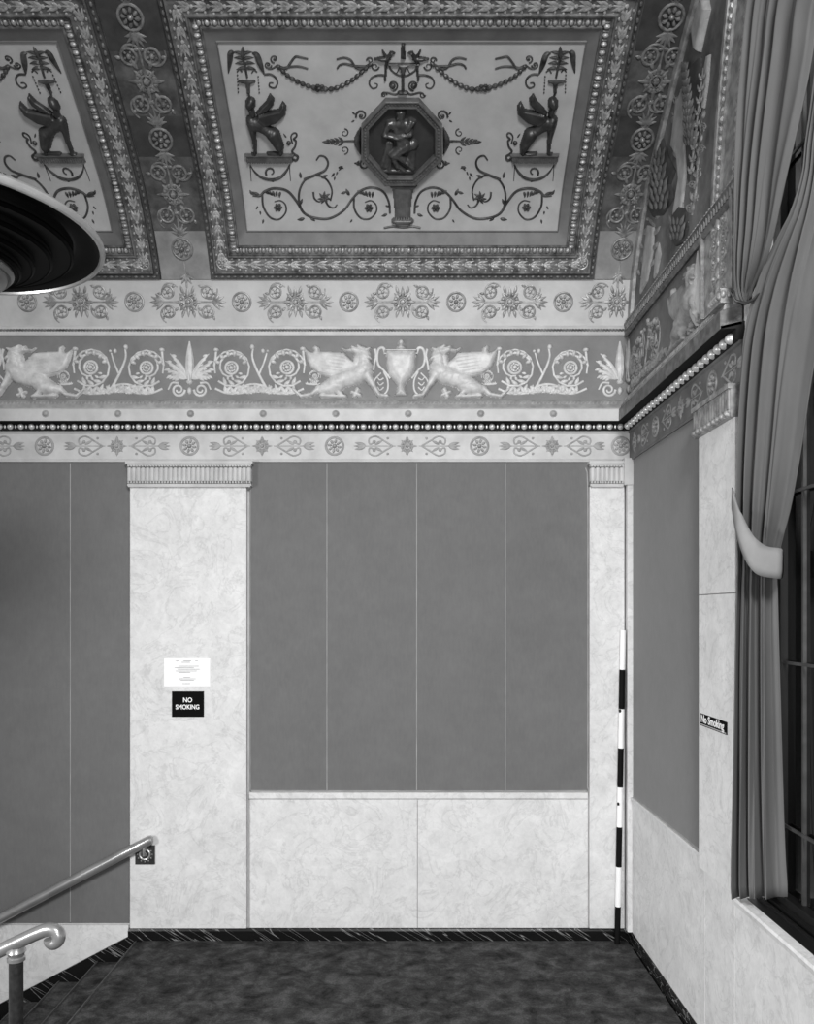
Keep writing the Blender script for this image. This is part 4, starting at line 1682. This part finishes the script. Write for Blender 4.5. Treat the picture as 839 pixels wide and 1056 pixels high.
for (x, y, R, sg) in ((701, 104, 5, 1), (698, 124, 5.5, -1), (702, 142, 6, 1), (699, 158, 5, -1)):
    pen.curl_flower(x, y, R, sg, .8)
    pen.leaf(x, y + 6, 10, 3.4, -pi / 2 + .4 * sg)
pen.tube([(703, 92), (699, 118), (703, 138), (699, 160), (703, 196), (704, 222)], 1.2, n=4)
for k in range(4):
    pen.leaf(702, 240, 14, 4, -pi / 2 + (k - 1.5) * .4)
mb.build('scroll_spray', 'gilt_relief', t)
mb = MB()
pen = Pen(mb, RI_)
for k in range(9):
    y = 118 + k * 12
    x = 724 - k * 1.4
    pen.curl_flower(x + (2 if k % 2 else -2), y, 3.6, 1 if k % 2 else -1, k)
    pen.leaf(x, y + 5, 9, 3, -pi / 2 + .3 * (-1) ** k)
pen.tube([(725, 112), (720, 150), (718, 190), (713, 222)], 1.0, n=6)
mb.build('scroll_spray', 'gilt_relief', t)
mb = MB()
pen = Pen(mb, RI_)
for k in range(7):
    pen.leaf(676 - k * .8, 226 + k * 8, 11, 3.2, -pi / 2 + .6 * (-1) ** k)
    pen.dome(671 - k * 1.5, 196 + k * 15, 1.8)
    pen.leaf(667 - k * 1.2, 200 + k * 14, 10, 3, -pi / 2 - .5 * (-1) ** k)
mb.build('leaf_spray', 'gilt', t)
for poly in ([(676, 216), (690, 216), (692, 190), (684, 152), (676, 178)], [(712, 150), (720, 120), (720, 66), (708, 82), (710, 120)], [(697, 248), (706, 246), (707, 222), (697, 226)]):
    mb = MB()
    pen = Pen(mb, RI_)
    (xa, ya), (xb, yb) = np.min(poly, 0), np.max(poly, 0)
    yy_ = yb
    row_ = 0
    while yy_ > ya + 6:
        f_ = (yb - yy_) / (yb - ya)
        lo_ = poly[0][0] + (poly[-1][0] - poly[0][0]) * f_
        hi_ = poly[1][0] + (poly[-2][0] - poly[1][0]) * f_
        for q in range(4):
            pen.leaf(lo_ + (hi_ - lo_) * (q + .5 * (row_ % 2)) / 3.5, yy_, 12, 3, -pi / 2 + (q - 1.5) * .22, h0=3.2)
        yy_ -= 7.5
        row_ += 1
    mb.build('feather_course', 'lunette_ground', t)
for (x, y, dx, n_, st) in ((716, 178, .12, 9, 12),):
    mb = MB()
    pen = Pen(mb, RI_)
    pen.tube([(x, y), (x + dx * st * n_ * .5, y - st * n_ * .5), (x + dx * st * n_, y - st * n_)], 1.0, .6, n=6, h0=3)
    for k in range(n_):
        for d in (-1, 1):
            pen.leaf(x + dx * k * st, y - k * st, 7, 2.2, -pi / 2 + d * .8, bend=-d * .35, h0=3)
        pen.dome(x + dx * k * st, y - k * st, 1.5, h=1.5, h0=3.4)
    mb.build('leaf_stem', 'right_relief', t)

# ================================================================== WINDOW
XG = 255.0
win = bpy.data.objects.new('window_1', None)
C.objects.link(win)
win.location = W(XG, 450, SILL)
WLOC[win] = tuple(W(XG, 450, SILL))
win['kind'] = 'structure'
mb = MB()
mb.box(XG, XG + 4, AE, 640, SILL, 470)
mb.build('pane', 'window_glass', win, smooth=False)
mb = MB()
mb.box(XG - 5, XG + 5, AE, AE + 12, SILL, 460)
mb.box(XG - 7, XG + 5, AE, 640, SILL, SILL + 9)
mb.box(XG - 11, XG - 5, AE, 640, SILL, SILL + 4)
mb.build('frame', 'window_steel', win, smooth=False)
for a in (330.5, 400, 470, 540):
    mb = MB()
    mb.box(XG - 2.2, XG + .5, a - 1.2, a + 1.2, SILL + 8, 455)
    mb.build('mullion', 'worn_steel', win, smooth=False)
for V in (-142, -33, 79, 190, 300, 410):
    mb = MB()
    mb.box(XG - 3.4, XG - 2, AE + 4, 640, V - 1.0, V + 1.0)
    mb.build('glazing_bar', 'worn_steel', win, smooth=False)
mb = MB()
run(mb, [(SILL - 4.5, 2.4), (SILL - 5, 5.5), (SILL - 1, 7), (SILL + 1, 6.4), (SILL + 1.0, -.5), (SILL - 4.5, -.5)], 'right', AE - 8, 640)
mb.build('sill', 'pale_marble', win, smooth=False)
mb = MB()
mb.box(XW + .6, XG + 4, AE, 640, SILL - 3, SILL + .8)
mb.box(XW + 8, XW + 10, AE, 640, SILL, SILL + 3)
mb.build('stool', 'window_steel', win, smooth=False)


# ================================================================== CURTAINS
def curtain(name_parent, rows, nf, amp, part, n=150, seed=1, mat='velvet', edge_soft=0.08):
    """rows: (y, xl, xr, rl, rr): edges as seen and their distance ratios"""
    rows = np.array(rows, float)
    yy = np.linspace(rows[0, 0], rows[-1, 0], 70)
    rnd = np.random.RandomState(seed)
    ph = rnd.rand(6) * 6.28
    t = np.linspace(0, 1, n)
    tw = 1 - (1 - t) ** 1.6 + 0.018 * np.sin(2 * pi * t * 2.3 + ph[0]) + 0.008 * np.sin(2 * pi * t * 5.1 + ph[1])
    out = []
    cs = [smooth_path(rows[:, [0, c]], 10) for c in (1, 2, 3, 4)]
    for y in yy:
        xl, xr, rl, rr = [np.interp(y, c[:, 0], c[:, 1]) for c in cs]
        pl = np.array([(xl - CX) * rl, F * (1 - rl)])
        pr = np.array([(xr - CX) * rr, F * (1 - rr)])
        d = pr - pl
        L = np.linalg.norm(d)
        nn = np.array([d[1], -d[0]]) / (L + 1e-9)
        mid_ = (pl + pr) / 2
        if np.dot(nn, np.array([0, F]) - mid_) < 0:
            nn = -nn
        w1 = np.sin(2 * pi * nf * tw + ph[2] + 0.5 * np.sin(y * .012 + ph[4]))
        fold = np.sign(w1) * np.abs(w1) ** 0.7 + 0.35 * np.sin(2 * pi * nf * 2.3 * tw + ph[3] + y * .004)
        A = amp * min(1.0, L / 40 + 0.25)
        p = pl + d * t[:, None] + nn * (fold * A)[:, None]
        r = rl + (rr - rl) * t
        V = (HY - y) * r
        out.append(W(p[:, 0], p[:, 1], V))
    mb = MB()
    mb.grid(np.array(out))
    o = mb.build(part, mat, name_parent, angle=180, fix=False)
    m = o.modifiers.new('thickness', 'SOLIDIFY')
    m.thickness = 0.006
    return o


lower = thing('curtain', 'long velvet curtain tied back and hanging down to the window sill', 'curtain', W(232, 318, SILL))


def XR(x, X):
    return X / (x - CX)


low_rows = []
for (y, xl, xr) in ((60, 846, 862), (120, 838, 858), (145, 834, 856), (180, 830, 853), (220, 818, 850), (250, 803, 848), (290, 785, 844), (340, 771, 838), (400, 765, 829), (460, 762, 821),
                    (520, 760, 812), (560, 760, 804), (585, 760, 801), (610, 759, 801), (660, 758, 802), (740, 757, 804), (820, 756, 806), (880, 755, 808), (915, 755, 810), (926, 756, 810)):
    rl = min(.652, XR(xl, 223.5)) if xl < 764 else min(.652, XR(xl, 223.5 + (xl - 764) * .25))
    low_rows.append((y, xl, xr, rl, min(XR(xr, 244.0), rl - 0.012)))
curtain(lower, low_rows, 3.6, 3.6, 'drape', seed=3)
# band of the tie-back
mb = MB()
up = smooth_path([(755.5, 503), (763, 527), (775, 551), (788, 563), (804, 566)], 6)
dn = smooth_path([(755.5, 524), (760, 550), (768, 575), (780, 592), (803, 597)], 6)
rr_ = np.interp(np.linspace(0, 1, len(up)), [0, .25, .6, 1], [.650, .634, .622, .618])
rows = []
for i in range(len(up)):
    row = []
    for s_ in np.linspace(0, 1, 5):
        q = up[i] + (dn[i] - up[i]) * s_
        r = rr_[i] - 0.002 * sin(s_ * pi)
        row.append(W((q[0] - CX) * r, F * (1 - r), (HY - q[1]) * r))
    rows.append(row)
row_b = []
for q in (np.array([806, 568.0]), np.array([806, 575.]), np.array([806, 582.]), np.array([806, 589.]), np.array([805, 596.])):
    r = .636
    row_b.append(W((q[0] - CX) * r, F * (1 - r), (HY - q[1]) * r))
rows.append(row_b)
mb.grid(np.array(rows))
o = mb.build('tie_back', 'tie_band', lower, angle=180, fix=False)
m = o.modifiers.new('thickness', 'SOLIDIFY')
m.thickness = 0.008

upper = thing('curtain', 'upper velvet drape swept to the left jamb above the long curtain', 'curtain', W(225, 312, 215))
up_rows = []
for (y, xl, xr) in ((-70, 786, 862), (0, 774, 842), (60, 768, 834), (120, 763, 823), (180, 760, 811), (230, 759, 802), (265, 758, 793), (290, 757, 782), (304, 758, 775), (312, 760, 772)):
    rl = min(.646, XR(xl, 218.0))
    up_rows.append((y, xl, xr, rl, XR(xr, 229.0)))
curtain(upper, up_rows, 4.6, 3.4, 'drape', seed=8)
mb = MB()
r = .628
mb.tube3([W((x - CX) * r, F * (1 - r), (HY - y) * r) for x, y in ((752, 300), (758, 310), (768, 313), (777, 309), (784, 300))], [.004, .007, .009, .007, .004], 8)
mb.build('cord', 'dark_brass', upper)

# ================================================================== THINGS ON THE WALLS
def text(body, size, M, mat, name, parent, sx=1.0, ext=0.0006):
    cu = bpy.data.curves.new(name, 'FONT')
    cu.body = body
    cu.size = size
    cu.align_x = 'CENTER'
    cu.align_y = 'CENTER'
    cu.extrude = ext
    cu.materials.append(MAT[mat])
    cu.offset = 0.001
    tmp = bpy.data.objects.new('lettering_curve', cu)
    C.objects.link(tmp)
    bpy.context.view_layer.update()
    me = bpy.data.meshes.new_from_object(tmp.evaluated_get(bpy.context.evaluated_depsgraph_get()))
    bpy.data.objects.remove(tmp)
    o = bpy.data.objects.new(name, me)
    C.objects.link(o)
    o.parent = parent
    loc, rot = M
    o.location = np.array(loc) - np.array(WLOC[parent])
    o.rotation_euler = rot
    o.scale = (sx, 1, 1)
    return o


P7 = back(7)
t = thing('no_smoking_sign', 'black NO SMOKING sign with white letters below the paper notice', 'sign', P7(193.5, 739, 0))
slab('plate', t, 'sign_black', 177, 210, 713, 739.4, 7, 7.9)
text('NO', 0.050, (P7(193.6, 722.0, 1.0), (pi / 2, 0, 0)), 'sign_white', 'lettering', t, 0.9)
text('SMOKING', 0.050, (P7(193.5, 729.2, 1.0), (pi / 2, 0, 0)), 'sign_white', 'lettering', t, 0.82)

t = thing('paper_notice', 'white printed paper notice above the black sign on wide pilaster', 'notice', P7(193, 708, 0))
slab('sheet', t, 'paper_white', 169, 216.6, 679, 708, 7, 7.5)
for (xa, xb, y) in ((181, 184, 681.6), (189, 197, 681.6), (201, 204, 681.6), (187, 196, 683), (184, 205, 687), (180, 200, 688.6), (183, 206, 690.2), (181, 203, 692), (184, 196, 693.4), (189, 196, 698.4), (184, 202, 700), (186, 200, 701.4), (188, 196, 705)):
    slab('print_line', t, 'paper_print', xa, xb, y - .28, y + .28, 7.5, 7.62)

t = thing('no_smoking_strip', 'small black No Smoking strip on the right wall pilaster', 'sign', W(XW - 7, 257, -78))
slab('strip', t, 'sign_black', 226, 280, HY + 76.5, HY + 85.5, 7, 7.7, 'right')
slab('edge', t, 'sign_grey', 228, 279, HY + 84.0, HY + 84.9, 7.6, 7.9, 'right')
o = text('No Smoking', 0.062, (W(XW - 7.9, 252.5, -80.2), (pi / 2, 0, -pi / 2)), 'sign_white', 'lettering', t, 1.12)

# survey pole in the corner
t = thing('scale_pole', 'black and white striped survey pole standing in the room corner', 'measuring pole', W(0, 0, FLV))
kp = (F - 12) / F
px = lambda y: 642.5 - (y - 650) * (642.5 - 636.5) / 323
ys = [650, 690.6, 731.3, 771.6, 812, 853, 894, 935, 972]
r_ = 2.9 / S
mb = MB()
for i in range(8):
    a, b2 = ys[i], ys[i + 1]
    p0 = W((px(a) - CX) * kp, 11, (HY - a) * kp)
    p1 = W((px(b2) - CX) * kp, 11, (HY - b2) * kp)
    if i == 7:
        p1[2] = 0.0
    mb.tube3([p0, p1], r_, 14, mi=i % 2)
o = mb.build('shaft', ['pole_white', 'pole_black'], t)
mb = MB()
for y in (829, 733, 867):
    p = W((px(y) - CX - 3) * kp, 13, (HY - y) * kp)
    mb.tube3([p, p + np.array([0.012, 0, 0])], 0.012, 10)
mb.build('ferrule', 'pole_black', t)

# ================================================================== RAILS
PR = back(12)


def rp(x, y):
    return PR(x, y, 0)


t = thing('handrail', 'metal wall handrail ending on the wide pilaster above the stairs', 'handrail', rp(150, 885))
mb = MB()
sl = (947.3 - 866.4) / 154.5
pts = [rp(x, 866.4 + (154.5 - x) * sl) for x in np.linspace(-140, 154.5, 12)]
e = pts[-1]
mb.tube3(pts + [e + np.array([.012, 0, .004]), e + np.array([.02, .006, .003])], [.037] * 12 + [.033, .016], 16)
mb.build('rail', 'brass_rail', t)
mb = MB()
k = (F - 7) / F
mb.box((139.8 - CX) * k, (159.8 - CX) * k, 7, 8.4, (HY - 891) * k, (HY - 871.5) * k)
pl = mb.build('wall_plate', 'dark_brass', t, smooth=False)
mb = MB()
pen = Pen(mb, back(8.4))
pen.ring(149.3, 881.2, 5.2, 1.3)
pen.dome(149.3, 881.2, 2.4, h=2.5)
for k in range(12):
    a = 2 * pi * k / 12
    pen.dome(149.3 + 7.6 * cos(a), 881.2 + 7.6 * sin(a), .9, seg=5, rings=2)
mb.build('boss', 'brass_rail', pl)
mb = MB()
mb.tube3([back(8.4)(149.3, 881.2, 0), back(8.4)(149.3, 881.2, 3.5), PR(148.6, 876, 1), PR(147.5, 871, 0)], .012, 10)
mb.build('bracket', 'brass_rail', t)

# free-standing stair rail with curled end, nearer the eye
kr = .735
WR = F * (1 - kr)


def rq(x, y, dw=0):
    return W((x - CX) * kr, WR + dw, (HY - y) * kr)


t = thing('stair_railing', 'metal stair railing with scrolled end on a post at lower left', 'railing', rq(16.6, 1056))
mb = MB()
path = [(-120, 1040), (-60, 1010), (0, 980.3), (30, 966), (40, 961.5), (47, 958.8), (53.5, 957.8), (59, 960), (61.5, 965), (60, 970), (56, 972.2), (52.5, 970.2), (52, 967.2)]
sp = smooth_path(path, 4)
rad = np.full(len(sp), .0385)
rad[-18:] = np.linspace(.0385, .030, 18)
mb.tube3([rq(x, y, i * .05) for i, (x, y) in enumerate(sp)], rad, 14)
mb.build('rail', 'brass_rail', t)
mb = MB()
c = rq(16.6, 1000)
base_z = -(NOSE - (16.6 - CX) * kr) / TR * RI / S
top = rq(16.6, 976)[2]
foot = -(int((NOSE - (16.6 - CX) * kr) / TR) + 1) * RI / S
mb.tube3([(c[0], c[1], foot), (c[0], c[1], top)], .039, 16)
mb.build('post', 'dark_brass', t)
mb = MB()
zc = rq(16.6, 985)[2]
mb.lathe((c[0], c[1], zc), [(.040, -.035), (.050, -.03), (.050, -.012), (.043, -.005), (.046, .01), (.056, .02), (.05, .034), (.036, .05)], 20)
mb.build('collar', 'brass_rail', t)
mb = MB()
mb.lathe((c[0], c[1], foot), [(.08, 0), (.08, .012), (.05, .03), (.04, .04)], 20)
mb.build('foot_flange', 'brass_rail', t)

# ================================================================== HANGING LAMP
LH = 1.5
LC = np.array([-1.24 * LH, 2.235 * LH, ZC + LH])
LR = .415 * LH
t = thing('hanging_lamp', 'dark ringed bowl lamp hanging at the upper left of the ceiling', 'lamp', LC)
mb = MB()
mb.lathe(LC, [(LR * .90, .04), (LR * .97, .035), (LR, .018), (LR, .002), (LR * .99, -.006), (LR * .972, -.006), (LR * .965, .004)], 72)
mb.build('rim', 'lamp_rim', t)
mb = MB()
mb.lathe(LC, [(LR * .968, .002), (LR * .93, .02), (LR * .82, .035), (LR * .80, .03), (LR * .79, -.02)], 72)
mb.build('dish', 'lamp_dark', t)
for k, (ro, ri, z) in enumerate(((.80, .66, -.012), (.67, .55, -.045), (.56, .47, -.075), (.48, .40, -.105))):
    mb = MB()
    mb.lathe(LC, [(LR * ro, z + .02), (LR * ro, z), (LR * (ro - .015), z - .012), (LR * ri, z - .006), (LR * ri, z - .03)], 64)
    mb.build('louver_ring', 'lamp_dark', t)
    mb = MB()
    mb.lathe(LC, [(LR * ro * 1.004, z + .003), (LR * ro * 1.006, z - .004), (LR * (ro - .012), z - .014), (LR * (ro - .02), z - .012)], 64)
    mb.build('ring_edge', 'lamp_edge', t)
mb = MB()
prof = [(LR * .43, -.10), (LR * .44, -.125), (LR * .42, -.14)]
for a in np.linspace(0, pi / 2, 8):
    prof.append((LR * .40 * cos(a) + .001, -.135 - .09 * sin(a)))
mb.lathe(LC, prof, 48)
mb.build('bottom_cup', 'lamp_cup', t)
mb = MB()
ceil_z = 3.9 + ZC
mb.lathe(LC, [(.02, .0), (.02, ceil_z - LC[2])], 16)
mb.lathe(LC, [(LR * .8, .03), (.15, .05), (.02, .12)], 40)
mb.build('stem', 'lamp_dark', t)
